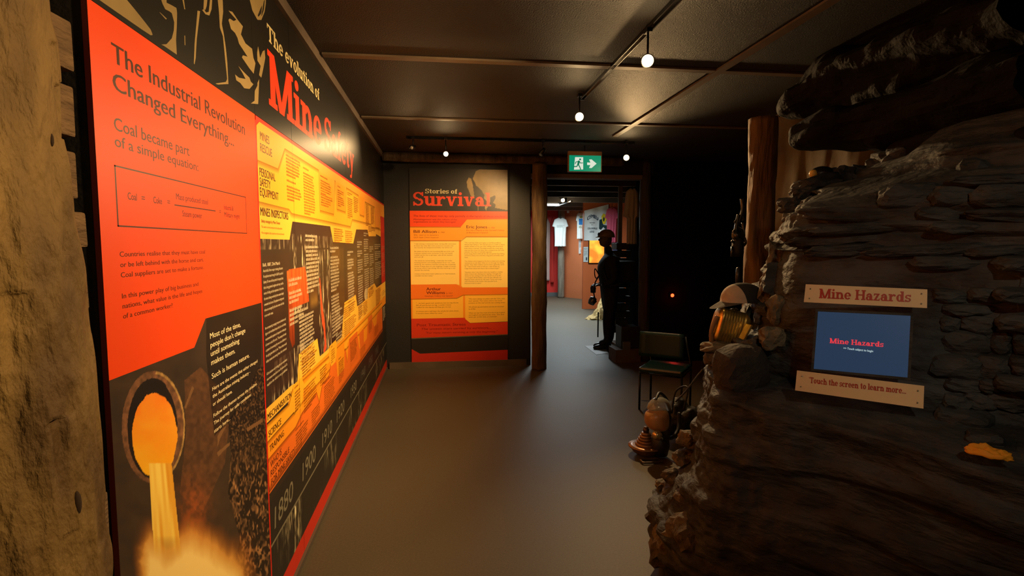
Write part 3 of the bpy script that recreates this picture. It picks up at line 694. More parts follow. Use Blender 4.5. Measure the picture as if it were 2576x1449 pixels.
w8(825, 310, 895, 20, (2, 6), sd=7); w8(697, 950, 780, 11, (2, 6), sd=8)
w8(930, 200, 985, 30, (3, 6, 12), .011, .0215, 9); w8(1000, 105, 1050, 27, (2, 8, 14), .011, .0215, 10); w8(1062, 255, 1105, 20, (3, 9), .011, .0215, 11); w8(1118, 230, 1185, 17, (3, 8), .011, .0215, 12)
ptext(t, 7.0, 7.33, 1.06, .012, .022, 16, (3, 8), seed=14)
t.build('white_text', WL, ink(226, 214, 180), tl, L2)
t = Batch(); ptext(t, 7.0, 7.33, 1.62, .012, .022, 16, (3, 8), seed=15); t.build('pink_text', WL, ink(236, 130, 100), tl, L2)
for s in SEAMS: flat('seam', [(s-.001, .031), (s+.001, .031), (s+.001, 2.16), (s-.001, 2.16)], ink(20, 12, 8), tl, S6+.0002)

#==================================================================== FOREGROUND LOG AND TIMBER
bm = bmesh.new(); logm(bm, (-.845, 1.085, 0), (-.862, 1.085, 2.80), .186, .172, seg=200, rings=620, amp=.010, seed=2.3, bend=.006, gouge=150)
lp = obj('log_post', bm, LOGM, None, True); tag(lp, 'thick weathered log post with axe marks at the left edge of the picture', 'post')
for (px_, py_, r_) in [(130, 352, .010), (195, 1265, .019)]:
    q = PD(px_, py_, 1.0); d = Vector(q-C0).normalized()
    p = None
    dg = bpy.context.evaluated_depsgraph_get()
    hit = scn.ray_cast(dg, Vector(C0), Vector(ray(px_, py_)).normalized())
    if hit[0]:
        k = bmesh.new(); bmesh.ops.create_icosphere(k, subdivisions=2, radius=1)
        for vv in k.verts: vv.co = Vector((vv.co.x*r_*.35, vv.co.y*r_*.35, vv.co.z*r_*1.2)) + hit[1]
        obj('knot', k, mat('knot_wood', (.03, .016, .008), .9), lp, True)
ys = [(0, 140), (180, 320), (360, 490), (528, 625), (670, 795), (823, 945), (986, 1108), (1145, 1270), (1296, 1420)]
names = ['topmost', 'second from the top', 'third from the top', 'fourth from the top', 'middle', 'fourth from the bottom in view', 'third from the bottom in view', 'second from the bottom in view', 'lowest in view']
for i, (a, b2) in enumerate(ys):
    xx = [165, 175, 182, 200, 205, 212, 228, 252, 268][i]
    za = onY(xx, a, 1.15)[2]; zb = onY(xx, b2, 1.15)[2]; xr = onY(xx+[20, 15, 16, 24, 22, 18, 17, 16, 17][i], (a+b2)/2, 1.27)[0]
    bm = bmesh.new(); box(bm, (xr-.06, 1.21, (za+zb)/2), (.12, .11, za-zb), Euler((0, R(rnd.uniform(-1.5, 1.5)), R(rnd.uniform(-5, 5)))), .006)
    tag(obj('timber_block', bm, TIMB), 'rough timber block behind the big log, %s' % names[i], 'timber', 'timber blocks stacked behind the log post')

#==================================================================== BACK WALL PANEL
YB = 7.372
PB = Plane((0, YB, 0), (1, 0, 0), (0, 0, 1), (0, -1, 0))
r3 = lambda x, y: PB.uv(1030+x/6.04, 460+y/6.04)
r4 = lambda x, y: PB.uv(1030+x/6.04, 690+y/6.04)
def wp(x, y): return PB.uv(x, y)
sp = empty('display_panel', (.3, YB, 0), 'tall narrow panel headed Stories of Survival on the dark end wall', 'display panel')
u0 = wp(1033, 700)[0]; u1 = wp(1277, 700)[0]; vt = wp(1150, 425)[1]; vb = wp(1150, 912)[1]
boxo('board', ((u0+u1)/2, YB+.006, (vt+vb)/2), (u1-u0, .012, vt-vb), mat('panel_black', lin(38, 34, 29), .4), sp)
def vv_(y): return wp(1150, y)[1]
def F(name, pts, m, d): return flat(name, pts, m, sp, d, PB)
def portrait(X, Y, U, V):
    x, y = (X-1030)*6.04, (Y-460)*6.04
    n = vfb(x/160, y/160, 4, 5)
    c = np.stack([40+0*n, 35+0*n, 29+0*n], 1); tan = np.stack([116+60*n, 98+50*n, 62+34*n], 1)
    hd = inpoly(x, y, [(1000, 0), (960, -60), (1010, -180), (1100, -220), (1492, -220), (1492, 415), (1300, 380), (1310, 330), (1270, 300), (1310, 230), (1300, 190), (1230, 220), (1230, 300), (1190, 290), (1160, 260), (1130, 230), (1140, 190), (1100, 120), (1040, 60), (1010, 40)])
    hd |= inpoly(x, y, [(870, -20), (900, -80), (940, -60), (960, 20), (975, 120), (985, 200), (970, 240), (930, 190), (900, 110), (880, 70)])
    hd |= inpoly(x, y, [(1035, 350), (1045, 350), (1050, 415), (1042, 420)]) | inpoly(x, y, [(1150, 350), (1200, 365), (1175, 385), (1165, 425), (1150, 390)])
    c = np.where(hd[:, None], tan, c); return c
grid_print('printed_portrait', PB, np.linspace(wp(1170, 500)[0], u1-.001, 90), np.linspace(vv_(530), vt-.001, 90), portrait, sp, L1)
T0 = vv_(531)
RD = mat('print_red_orange', (1, 1, 1)); F('red_band', [(u0, T0), (u1, T0), (u1, r3(0, 540)[1]), (r3(870, 0)[0], r3(0, 552)[1]), (r3(775, 0)[0], r3(0, 665)[1]), (u0, r3(0, 665)[1])], RD, L3)
F('name_band', [(u0, r3(0, 660)[1]), (u1, r3(0, 545)[1]), (u1, r4(0, 330)[1]), (u0, r4(0, 380)[1])][0:0] or [(u0, T0), (u1, T0), (u1, r4(0, 730)[1]), (u0, r4(0, 730)[1])], mat('panel_amber', lin(246, 146, 24), .42), L2)
X = lambda x: r3(x, 600)[0]; V3 = lambda y: r3(750, y)[1]; V4 = lambda y: r4(750, y)[1]
PALE = mat('panel_pale', lin(255, 216, 110), .42); YW = mat('panel_yellow', lin(254, 190, 56), .42)
F('amber_header', [(u0, V3(670)), (X(780), V3(670)), (X(870), V3(565)), (u1, V3(565)), (u1, V3(812)), (X(860), V3(812)), (X(785), V3(872)), (u0, V3(872))], mat('panel_gold', lin(248, 160, 34), .42), L4)
F('text_card', [(X(12), V3(882)), (X(750), V3(882)), (X(750), V4(165)), (X(700), V4(150)), (X(12), V4(150))], PALE, L4)
F('text_card', [(X(782), V3(872)), (X(860), V3(822)), (u1, V3(822)), (u1, V4(205)), (X(800), V4(200)), (X(782), V4(180))], PALE, L4)
F('orange_band', [(u0, V4(150)), (X(700), V4(150)), (X(800), V4(205)), (u1, V4(205)), (u1, V4(308)), (X(810), V4(308)), (X(710), V4(358)), (u0, V4(365))], mat('panel_orange', lin(240, 122, 20), .42), L3)
F('text_card', [(X(30), V4(375)), (X(710), V4(368)), (X(806), V4(325)), (X(806), V4(660)), (X(30), V4(662))], YW, L4)
F('text_card', [(X(838), V4(318)), (u1, V4(318)), (u1, V4(730)), (X(910), V4(742)), (X(838), V4(680))], YW, L4)
F('red_foot', [(u0, V4(664)), (X(830), V4(662)), (X(905), V4(745)), (u1, V4(736)), (u1, V4(925)), (u0, V4(955))], mat('panel_red', lin(214, 56, 20), .42), L3)
F('grey_rule', [(u0, V4(955)), (u1, V4(925)), (u1, V4(938)), (u0, V4(970))], ink(96, 84, 62), L4)
F('black_band', [(u0, V4(968)), (u1, V4(938)), (u1, V4(1350)), (u0, V4(1350))], mat('panel_black', (1, 1, 1)), L3)
F('red_band_low', [(u0, V4(1120)), (X(135), V4(1192)), (u1, V4(1165)), (u1, V4(1325)), (u0, V4(1362))], mat('panel_dark_red', lin(196, 44, 24), .42), L4)
SHC = (.25, .09, .0)
for pts in ([(X(780), V3(668)), (u0, V3(668))][::-1], [(u0, V3(876)), (X(785), V3(876)), (X(862), V3(816)), (u1, V3(816))], [(u0, V4(366)), (X(710), V4(360)), (X(808), V4(312)), (u1, V4(310))]):
    shadow_strip('printed_shadow', PB, pts, .016, sp, L5, SHC, .6)
t = Batch(); slab(t, 'Stories of', r3(240, 165)[0], V3(165), r3(0, 95)[1]-r3(0, 165)[1], r3(730, 0)[0]-r3(240, 0)[0]); t.build('title_line', PB, ink(214, 200, 150), sp, L4)
t = Batch(); slab(t, 'Survival', X(62), V3(352), V3(145)-V3(352), X(1235)-X(62)); t.build('title', PB, ink(222, 66, 34), sp, L5)
t = Batch()
for s, x, y, h, x1, bo in [('Eric Jones', 865, 690, 48, 1182, .02), ('Bill Allison', 62, 762, 46, 412, .03)]:
    text(t, s, X(x), V3(y), V3(0)-V3(h), X(x1)-X(x), bold=bo)
for s, x, y, h, x1, bo in [('Arthur', 242, 240, 46, 468, .03), ('Williams', 242, 297, 46, 528, .03)]:
    text(t, s, X(x), V4(y), V4(0)-V4(h), X(x1)-X(x), bold=bo)
t.build('names', PB, ink(88, 28, 8), sp, L5)
t = Batch()
for s, x, y, h, x1 in [('b. 1943', 435, 762, 22, 532), ("'Billy' went on to become a", 62, 802, 20, 440), ('QLD State Check Inspector', 62, 838, 20, 445), ('b. 1926', 1200, 690, 22, 1296), ('Eric was a Deputy at the Cornwall Colliery', 865, 728, 22, 1442), ('at Blackstone in Ipswich', 865, 765, 22, 1192)]:
    text(t, s, X(x), V3(y), V3(0)-V3(h), X(x1)-X(x), shear=.15)
for s, x, y, h, x1 in [('b. 1927', 550, 297, 22, 648), ('Newhope Colliery near Ipswich', 218, 335, 22, 648)]: text(t, s, X(x), V4(y), V4(0)-V4(h), X(x1)-X(x), shear=.15)
t.build('name_notes', PB, ink(140, 60, 8), sp, L5)
t = Batch()
for s, x, y, h, x1, bo, vf in [('The lives of these men lay only partially in the hands of those involved', 62, 520, 32, 1455, .01, V3), ('Mismanagement was the culture of the', 62, 570, 26, 720, .008, V3), ('organisations to which they belonged.', 62, 606, 26, 705, .008, V3),
                            ('Post Traumatic Stress', 92, 780, 44, 845, .02, V4), ('The unseen scars carried by survivors...', 160, 835, 34, 1235, .015, V4), ('"For many miners surviving is only the beginning."', 230, 893, 30, 1335, .01, V4)]:
    text(t, s, X(x), vf(y), vf(0)-vf(h), X(x1)-X(x), bold=bo, shear=0 if h > 40 else .12)
t.build('red_band_text', PB, ink(130, 26, 8), sp, L6)
t = Batch()
def para(lines, x, y, dy, x1s, vf, h=17):
    for s, xe in zip(lines, x1s):
        if s: text(t, s, X(x), vf(y), vf(0)-vf(h), X(xe)-X(x), bold=.004)
        y += dy
para(['"I was driving a mechanical miner during pillar extraction.', "In those days they didn't have protective canopies over", 'the machine. An inexperienced bloke was behind me.', '', 'He yelled out that he saw something fall out of the roof.', 'I had just noticed some movement in the roof myself.', 'I yelled out for him to get back. I got off the machine', 'and took off.', '', 'The whole lot started falling. I could hear the timber', 'breaking and the roof crashing behind me as I ran. I was', 'shook up, the machine I had been driving was completely', 'buried. A large piece of rock weighing a couple of tonnes', 'lay across where I was driving. We then had to go in and', 'recover the machine.', '', "I reckon if that bloke hadn't yelled out or I had hesitated,", 'I wouldn\'t be here today."'],
     68, 935, 28.3, [708, 668, 650, 0, 678, 652, 650, 205, 0, 648, 682, 696, 698, 690, 298, 0, 692, 352], V3)
para(['"The roof was shale and it gave us terrible problems.', 'Always kept falling in. We had just put in a crown (a heavy', 'timber bolted across the mine ceiling) with three-inch', 'bolts when it started. The shale around the crown gave', 'way and the crown let down like a swing across the mine', '(tunnel). Four feet of roof bolt exposed.', 'It just hung there while all this silt and gravel kept falling', 'around it. Every now and then a big piece (of shale) came', 'down.', '', 'Two blokes were trapped at the face (a dead end) and they', 'wanted me to tell them when to run through the falling', "gravel. They didn't believe scared miners generally never", "do. 'I don't know when to tell you' I said. Ended up,", 'I kept them about two hours till it looked alright."', '', '"Another time I was down there by myself on a ladder', 'when I heard this clicking and rapping. I thought the', 'whole lot was coming in and was scared out of my life...', 'so I jumped off the ladder, took the skin off both me', 'flapping knees and ran for the spud. Turns out it was', 'only branches in the timber that sounded loud,', 'because it was so quiet."'],
     834, 918, 28.0, [1395, 1445, 1420, 1420, 1435, 1250, 1440, 1430, 890, 0, 1452, 1430, 1440, 1370, 1370, 0, 1418, 1392, 1400, 1392, 1398, 1330, 1095], V3)
para(['"... we had a good roof, sandstone, but one day this bit', "    fell off and buried me leg. I couldn't move.", '    I yelled for the deputy and they got me out.', '', '    A minute and a half later the whole lot came down.', '    I would\'a been killed for sure."'], 85, 440, 30.5, [735, 625, 622, 0, 742, 500], V4, 18)
para(['"We were taking out pillars and the \'click, click,', "click' started. That means there's too much", "pressure on the roof and the lot's coming down.", '', 'We all just up and bolted and the air knocked', 'us all flat.', '', 'When we saw that most of it was in we laughed', 'and laughed and yelled at the mine, "The devil', 'never got us that time, ye arsehole!"'], 892, 385, 30.5, [1452, 1405, 1455, 0, 1432, 1000, 0, 1445, 1435, 1330], V4, 18)
t.build('story_text', PB, ink(112, 66, 20), sp, L5)
# edge strips of the end wall and posts
slabo('trim_wall_edge', wp(1279, 600)[0], wp(1283, 600)[0], 7.375, 7.39, .09, 2.74, BLACKP)
bm = bmesh.new(); logm(bm, (1.275, 7.14, 0), (1.27, 7.14, 2.69), .098, .098, seg=32, rings=90, amp=.007, seed=5)
tag(obj('log_post', bm, mat('log_mid', (.19, .12, .055), .8, noise_s=7, c2=(.09, .055, .028), bump=.8, bump_s=20, stretch=(2, 2, .4)), None, True), 'round brown log post at the right end of the dark end wall, by the doorway', 'post')
bm = bmesh.new(); logm(bm, (-.72, 7.14, 2.745), (2.4, 7.16, 2.745), .055, .055, seg=20, rings=60, amp=.006, seed=8)
tag(obj('log_beam', bm, LOGD, None, True), 'dark horizontal log beam under the ceiling above the end wall', 'beam')

#==================================================================== TRACKS AND SPOTLIGHTS
def track(name, a, b, label):
    a, b = Vector(a), Vector(b); c = (a+b)/2; d = b-a; e = empty(name, c, label, 'track rail')
    ho = abs(d.x) > abs(d.y)
    bm = bmesh.new(); L = d.length
    for s in (-1, 1):
        off = Vector((0, .014*s, 0)) if ho else Vector((.014*s, 0, 0))
        box(bm, c+off, (L, .006, .02) if ho else (.006, L, .02))
    box(bm, c+Vector((0, 0, .008)), (L, .034, .006) if ho else (.034, L, .006))
    obj('rail', bm, mat('rail_gloss', (.02, .02, .02), .25, .7), e)
    bm = bmesh.new()
    for q in (a, b): box(bm, q, (.02, .036, .026) if ho else (.036, .02, .026))
    obj('end_cap', bm, DARKM, e)
track('track_rail', (1.10, .2, 2.787), (1.10, 4.3, 2.787), 'glossy black ceiling track running away above the floor with two spotlights')
track('track_rail', (-.35, 6.08, 2.787), (2.15, 6.08, 2.787), 'black ceiling track running across in front of the end wall')
def spotlight(loc, tgt, label, lit=True, top=2.78, r=.034, bulb=None):
    e = empty('spotlight', loc, label, 'spotlight', 'spotlights on the ceiling tracks')
    loc, tgt = Vector(loc), Vector(tgt); q = (tgt-loc).to_track_quat('Z', 'Y'); M = q.to_matrix()
    latheo('lamp_can', [(.012, -.085), (r*.75, -.08), (r*.95, -.05), (r, -.01), (r*1.05, .004), (r*.9, .004), (r*.85, -.01), (.01, -.03)], loc, DARKM, e, 20, M)
    latheo('bulb', [(.001, -.028), (r*.8, -.012), (r*.7, .002), (r*.4, .010), (.001, .012)], loc, bulb or BULB, e, 16, M)
    bk = loc+M @ Vector((0, 0, -.05))
    tubeo('arm', [bk, (bk.x, bk.y, top)], .006, DARKM, e, 8)
    boxo('adaptor', (bk.x, bk.y, top-.012), (.03, .05, .022), DARKM, e)
spotlight((1.07, 2.83, 2.6), (.1, .2, 1.9), 'nearest lit spotlight on the long track')
spotlight((1.03, 4.1, 2.6), (.1, .2, 1.9), 'lit spotlight at the far end of the long track')
spotlight((2.02, 5.93, 2.6), (.4, .6, 1.8), 'brightest spotlight, right of the green exit sign')
spotlight((.056, 5.93, 2.6), (.1, .5, 1.9), 'small lit spotlight left of the end wall panel top', r=.028)
spotlight((-.30, 5.95, 2.66), (-.74, 4.6, 2.2), 'unlit-looking spotlight turned to the mural near the track left end', r=.026, bulb=mat('bulb_off', (.3, .25, .2), .3))
spotlight((1.07, 5.95, 2.62), (.3, 7.4, 1.4), 'dim spotlight turned away, above the doorway post', r=.026, bulb=mat('bulb_dim', (1, .9, .7), .3, emit=5, ecol=(1, .9, .7)))
# exit sign
SY = 6.35
PS = Plane((0, SY, 0), (1, 0, 0), (0, 0, 1), (0, -1, 0))
xs = empty('exit_sign', (1.6, SY, 2.6), 'green and white running man exit sign with arrow hanging by the doorway', 'exit sign')
a0, a1 = PS.uv(1432, 410)[0], PS.uv(1512, 410)[0]; b0, b1 = PS.uv(1470, 431)[1], PS.uv(1470, 391)[1]; bt = PS.uv(1470, 382)[1]
boxo('housing', ((a0+a1)/2, SY+.026, (b0+bt)/2), (a1-a0+.02, .05, bt-b0+.012), mat('sign_housing', (.30, .17, .08), .5), xs)
GREEN = mat('sign_green', (.0, .35, .19), .4, emit=.4, ecol=(.0, .36, .20)); WHT = mat('sign_white', (.8, .9, .85), .4, emit=.45, ecol=(.75, .95, .85))
flat('green_face', [(a0, b0), (a1, b0), (a1, b1), (a0, b1)], GREEN, xs, L1, PS)
e2 = lambda x, y: PS.uv(1350+x/3.623, 360+y/3.623)
flat('door_mark', [e2(350, 128), e2(424, 128), e2(424, 240), e2(340, 242)], WHT, xs, L2, PS)
bt_ = Batch()
bt_.poly([e2(460, 176), e2(490, 178), e2(478, 150), e2(500, 148), e2(546, 187), e2(500, 228), e2(478, 226), e2(490, 200), e2(460, 200)]); bt_.build('arrow', PS, WHT, xs, L2)
mn = Batch(); 
def lim(pts, w_):
    for (xa, ya), (xb, yb) in zip(pts, pts[1:]):
        L = math.hypot(xb-xa, yb-ya); nx, ny = -(yb-ya)/L*w_/2, (xb-xa)/L*w_/2
        ex, ey = (xb-xa)/L*w_*.3, (yb-ya)/L*w_*.3
        mn.poly([e2(xa+nx-ex, ya+ny-ey), e2(xb+nx+ex, yb+ny+ey), e2(xb-nx+ex, yb-ny+ey), e2(xa-nx-ex, ya-ny-ey)])
mn.poly([e2(396+9*math.cos(k*PI/6), 148+9*math.sin(k*PI/6)) for k in range(12)])
lim([(385, 165), (378, 195)], 18); lim([(378, 168), (358, 172), (352, 188)], 7); lim([(390, 168), (400, 182), (420, 180)], 7); lim([(374, 198), (366, 213), (338, 214)], 9); lim([(380, 198), (392, 215), (400, 238)], 9)
mn.build('running_man', PS, mat('sign_green_dark', (.0, .22, .12), .4, emit=.3, ecol=(0, .3, .16)), xs, L3)
tubeo('hanger', [((a0+a1)/2, SY+.026, bt+.004), ((a0+a1)/2, SY+.026, 2.8)], .006, DARKM, xs, 8)

#==================================================================== DOORWAY SIDE: LOG, BOXES, MANNEQUIN
bm = bmesh.new(); logm(bm, (2.845, 7.47, 0), (2.83, 7.47, 2.8), .085, .08, seg=26, rings=70, amp=.006, seed=11)
tag(obj('log_post', bm, mat('log_black', (.035, .027, .022), .6, noise_s=7, bump=1, bump_s=24, stretch=(3, 3, .3)), None, True), 'blackened log post at the right side of the doorway behind the chair', 'post')
bx = boxo('wooden_crate', (2.57, 7.49, .095), (.36, .34, .19), mat('crate_wood', (.11, .07, .045), .7, noise_s=6, bump=.4), bev=.006)
tag(bx, 'low brown wooden crate on the floor beside the mannequin feet, bottom of the stack', 'crate')
bx = boxo('black_case', (2.62, 7.53, .19+.155), (.26, .26, .31), mat('case_black', (.018, .016, .014), .45), bev=.01)
tag(bx, 'black equipment case standing on the low wooden crate', 'case')
bx = boxo('carton', (2.545, 7.33+.01, .19+.055), (.10, .05, .11), mat('carton_card', (.10, .09, .07), .7), bev=.003); tag(bx, 'small pale carton on the front edge of the wooden crate', 'box')
# timber crib behind mannequin
for i in range(12):
    ax = i % 2; z = 1.62-.13*i
    bx = boxo('crib_timber', (3.05, 9.2, z), ((.34, .16, .115) if ax else (.22, .3, .115)), mat('crib_wood', (.10, .075, .055), .8, noise_s=7, bump=.5), bev=.008)
    tag(bx, 'rough crib timber in the stack behind the mannequin, %s from the top' % ['first', 'second', 'third', 'fourth', 'fifth', 'sixth', 'seventh', 'eighth', 'ninth', 'tenth', 'eleventh', 'twelfth'][i], 'timber', 'crib timbers stacked behind the mannequin')
bm = bmesh.new(); logm(bm, (2.82, 9.0, 0), (2.82, 9.0, 1.1), .045, .045, seg=18, rings=30, amp=.004, seed=3)
tag(obj('pit_prop', bm, mat('prop_wood', (.20, .145, .08), .8, noise_s=7, bump=.5), None, True), 'slim round timber prop in the gap right of the mannequin legs', 'prop')

MX, MY = 2.72, 8.46
man = empty('mannequin', (MX, MY, 0), 'dark mannequin of a standing miner in helmet and overalls facing left in the doorway', 'mannequin')
def mp(px_, py_, dy=0):
    q = onY(px_, py_, MY+dy); return Vector(q)
def skinfig(name, joints, edges, m, parent, sub=2):
    me = bpy.data.meshes.new(name); me.from_pydata([j[0] for j in joints], edges, []); o = bpy.data.objects.new(name, me); col.objects.link(o)
    s = o.modifiers.new('s', 'SKIN'); s.use_smooth_shade = True
    for i, j in enumerate(joints): me.skin_vertices[0].data[i].radius = j[1] if isinstance(j[1], tuple) else (j[1], j[1])
    me.skin_vertices[0].data[0].use_root = True
    u = o.modifiers.new('u', 'SUBSURF'); u.levels = sub; u.render_levels = sub
    dg = bpy.context.evaluated_depsgraph_get(); nm = bpy.data.meshes.new_from_object(o.evaluated_get(dg)); nm.name = name
    o2 = bpy.data.objects.new(name, nm); bpy.data.objects.remove(o); bpy.data.meshes.remove(me); col.objects.link(o2); nm.materials.clear(); nm.materials.append(m); put(o2, parent); return o2
OVER = mat('overall_cloth', (.012, .010, .010), .8, noise_s=9, noise_amt=.4, bump=.4, bump_s=30)
SKIN = mat('mannequin_skin', (.10, .06, .04), .5)
pel = mp(1534, 742)
J = [(pel, (.20, .16)), (mp(1533, 708), (.19, .16)), (mp(1531, 672), (.24, .21)), (mp(1533, 655), (.11, .19)), (mp(1532, 637), .065), (mp(1528, 618), .055),
     (pel+Vector((0, -.09, -.05)), .125), (mp(1529, 805, -.09), .09), (mp(1528, 858, -.09), .062), (mp(1507, 866, -.09), (.05, .038)),
     (pel+Vector((0, .1, -.05)), .125), (mp(1535, 805, .1), .09), (mp(1535, 856, .1), .062), (mp(1512, 864, .1), (.05, .038)),
     (mp(1538, 654, -.22), .085), (mp(1548, 700, -.29), .062), (mp(1524, 716, -.24), .046), (mp(1513, 716, -.20), .035),
     (mp(1534, 654, .22), .085), (mp(1542, 700, .28), .062), (mp(1516, 716, .22), .046), (mp(1507, 714, .16), .035)]
E_ = [(0, 1), (1, 2), (2, 3), (3, 4), (4, 5), (0, 6), (6, 7), (7, 8), (8, 9), (0, 10), (10, 11), (11, 12), (12, 13), (3, 14), (14, 15), (15, 16), (16, 17), (3, 18), (18, 19), (19, 20), (20, 21)]
skinfig('body', J, E_, OVER, man)
# hands: palm, four fingers and a thumb each
for sd, wr in ((-1, mp(1511, 716, -.20)), (1, mp(1505, 714, .16))):
    js = [(wr, .022), (wr+Vector((-.06, 0, -.01)), (.034, .018))]; es = [(0, 1)]
    for k, L in enumerate((.07, .078, .072, .056)):
        y = (-.027+.018*k); n = len(js)
        js += [(wr+Vector((-.075, y, -.012)), .010), (wr+Vector((-.075-L*.5, y, -.03)), .009), (wr+Vector((-.075-L*.6, y, -.03-L*.4)), .008)]; es += [(1, n), (n, n+1), (n+1, n+2)]
    n = len(js); js += [(wr+Vector((-.03, -sd*.035, -.01)), .010), (wr+Vector((-.06, -sd*.05, -.03)), .009)]; es += [(1, n), (n, n+1)]
    skinfig('hand', js, es, SKIN, man, 1)
# head in profile
hc = mp(1524, 602); 
bm = bmesh.new(); bmesh.ops.create_uvsphere(bm, u_segments=32, v_segments=24, radius=1)
for v in bm.verts:
    p = v.co.copy(); f = max(0, -p.x); x, y, z = p.x*.098, p.y*.075, p.z*.125
    if p.x < 0:
        g = lambda c, s: math.exp(-((p.z-c)/s)**2)*math.exp(-(p.y/.28)**2)
        x -= .030*g(-.05, .16)*f + .010*g(.33, .12)*f + .010*g(-.42, .10)*f + .016*g(-.78, .16)*f - .010*g(.12, .10)*f
        x -= .018*math.exp(-((p.z+.7)/.35)**2)*f
    if abs(p.x-.05) < .2 and abs(p.z) < .28: y *= 1.10
    v.co = Vector((x, y, z))+hc
obj('head', bm, SKIN, man, True)
bm = bmesh.new()
for s in (-1, 1):
    g = bmesh.ops.create_icosphere(bm, subdivisions=1, radius=.011)
    for v in g['verts']: v.co += hc+Vector((-.082, s*.030, .012))
obj('eyes', bm, mat('eye_dark', (.01, .01, .01), .2), man, True)
hm = empty('helmet', hc+Vector((0, 0, .06)), None, None); hm['label'] = 'tan brown helmet with a small front lamp'; put(hm, man)
TANH = mat('helmet_tan', (.26, .15, .05), .4)
bm = bmesh.new(); bmesh.ops.create_uvsphere(bm, u_segments=32, v_segments=20, radius=1); bmesh.ops.bisect_plane(bm, geom=bm.verts[:]+bm.edges[:]+bm.faces[:], plane_co=(0, 0, -.05), plane_no=(0, 0, -1), clear_outer=True)
for v in bm.verts: v.co = Vector((v.co.x*.135, v.co.y*.11, v.co.z*.115))+hc+Vector((.008, 0, .045))
obj('shell', bm, TANH, hm, True)
bm = bmesh.new(); lathe(bm, [(.10, 0), (.155, -.006), (.158, .0), (.13, .014), (.10, .016)], (0, 0, 0), 28)
for v in bm.verts: v.co = Vector((v.co.x*(1.05 if v.co.x < 0 else .95), v.co.y*.82, v.co.z))+hc+Vector((0, 0, .035))
obj('brim', bm, TANH, hm, True)
latheo('cap_lamp', [(.004, 0), (.03, 0), (.032, .02), (.022, .045), (.004, .05)], hc+Vector((-.125, 0, .075)), DARKM, hm, 16, Euler((0, R(90), 0)).to_matrix())
bp = boxo('backpack', mp(1569, 683), (.34, .30, .34), mat('pack_black', (.008, .008, .008), .7, bump=.3), bev=.05); bp['label'] = 'square black pack carried on the mannequin back'; put(bp, man)
tubeo('shoulder_strap', [mp(1560, 650, -.16), mp(1532, 645, -.2), mp(1518, 672, -.19), mp(1530, 710, -.2)], .014, mat('pack_black'), man, 8)
tubeo('belt', [mp(1518, 716, -.17), mp(1540, 718, -.23), mp(1562, 716, -.17), mp(1566, 716, .1), mp(1542, 716, .2), mp(1518, 716, .15), mp(1514, 716, 0), mp(1518, 716, -.17)], .018, mat('belt', (.05, .035, .03), .4), man, 8)
tubeo('hose', [mp(1506, 690, -.2), mp(1497, 676, -.2), mp(1496, 690, -.2), mp(1500, 700, -.2), mp(1508, 692, -.2)], .008, DARKM, man, 8)
tubeo('hose', [mp(1508, 692, -.22), mp(1497, 712, -.22), mp(1494, 738, -.22), mp(1500, 760, -.22)], .010, DARKM, man, 8)
GR = mat('tin_grey', (.22, .21, .2), .3, .8)
latheo('water_bottle', [(.001, -.06), (.05, -.055), (.062, 0), (.05, .055), (.015, .062), (.013, .08), (.001, .082)], mp(1490, 757, -.15), GR, man, 20, Euler((R(15), R(20), 0)).to_matrix())
latheo('pouch', [(.001, -.06), (.04, -.05), (.045, .03), (.02, .06), (.001, .065)], mp(1492, 728, -.15), mat('belt'), man, 14)
for s, yy_ in ((-1, -.09), (1, .1)):
    b3 = bmesh.new(); bmesh.ops.create_uvsphere(b3, u_segments=20, v_segments=12, radius=1); base = mp(1512, 868, yy_)
    for v in b3.verts:
        v.co = Vector((v.co.x*.15, v.co.y*.052, max(-.5, v.co.z)*(.055 if v.co.x < .2 else .085))) ; v.co.z += .028; v.co += Vector((base.x+.02, MY+yy_, .0))
    obj('boot', b3, mat('boot_black', (.012, .01, .009), .4), man, True)
st = bmesh.new(); tube(st, [onY(1505, 785, 8.2), onY(1504, 848, 8.2)-np.array([0, 0, 0])], .011, 10)
tag(obj('walking_stick', st, DARKM, None, True), 'thin black stick hanging in front of the mannequin shins', 'stick')
q0, q1, q2, q3 = [onZ(*p, .004) for p in [(1471, 870), (1520, 868), (1530, 888), (1500, 892)]]
o = raw('floor_sheet', [q0, q1, q2, q3]+[q-np.array([0, 0, .003]) for q in (q0, q1, q2, q3)], [(0, 1, 2, 3), (7, 6, 5, 4), (0, 4, 5, 1), (1, 5, 6, 2), (2, 6, 7, 3), (3, 7, 4, 0)], mat('white_sheet', (.42, .40, .40), .6))
tag(o, 'pale flat printed sheet on the floor at the mannequin feet', 'sheet')
# crumpled hessian on floor
hs = onZ(1497, 803, 0); bm = bmesh.new(); g = bmesh.ops.create_icosphere(bm, subdivisions=5, radius=1)
for v in bm.verts:
    p = v.co; n = fb((p.x*2, p.y*2, p.z*2), 4); h_ = .38 if p.x > .1 else .22
    fold = 1+.13*math.sin(11*math.atan2(p.y, p.x)+p.z*4)+.25*n
    v.co = Vector((p.x*.24*fold, p.y*.15*fold, max(0, p.z)*h_*(1+.4*n)*math.exp(-((p.x-.5)**2)*.8)*1.2))+Vector((hs[0]+.05, hs[1], .0))
tag(obj('hessian_sack', bm, mat('hessian', (.50, .34, .14), .85, bump=.4), None, True), 'crumpled tan hessian sack on the far floor behind the mannequin', 'sack')

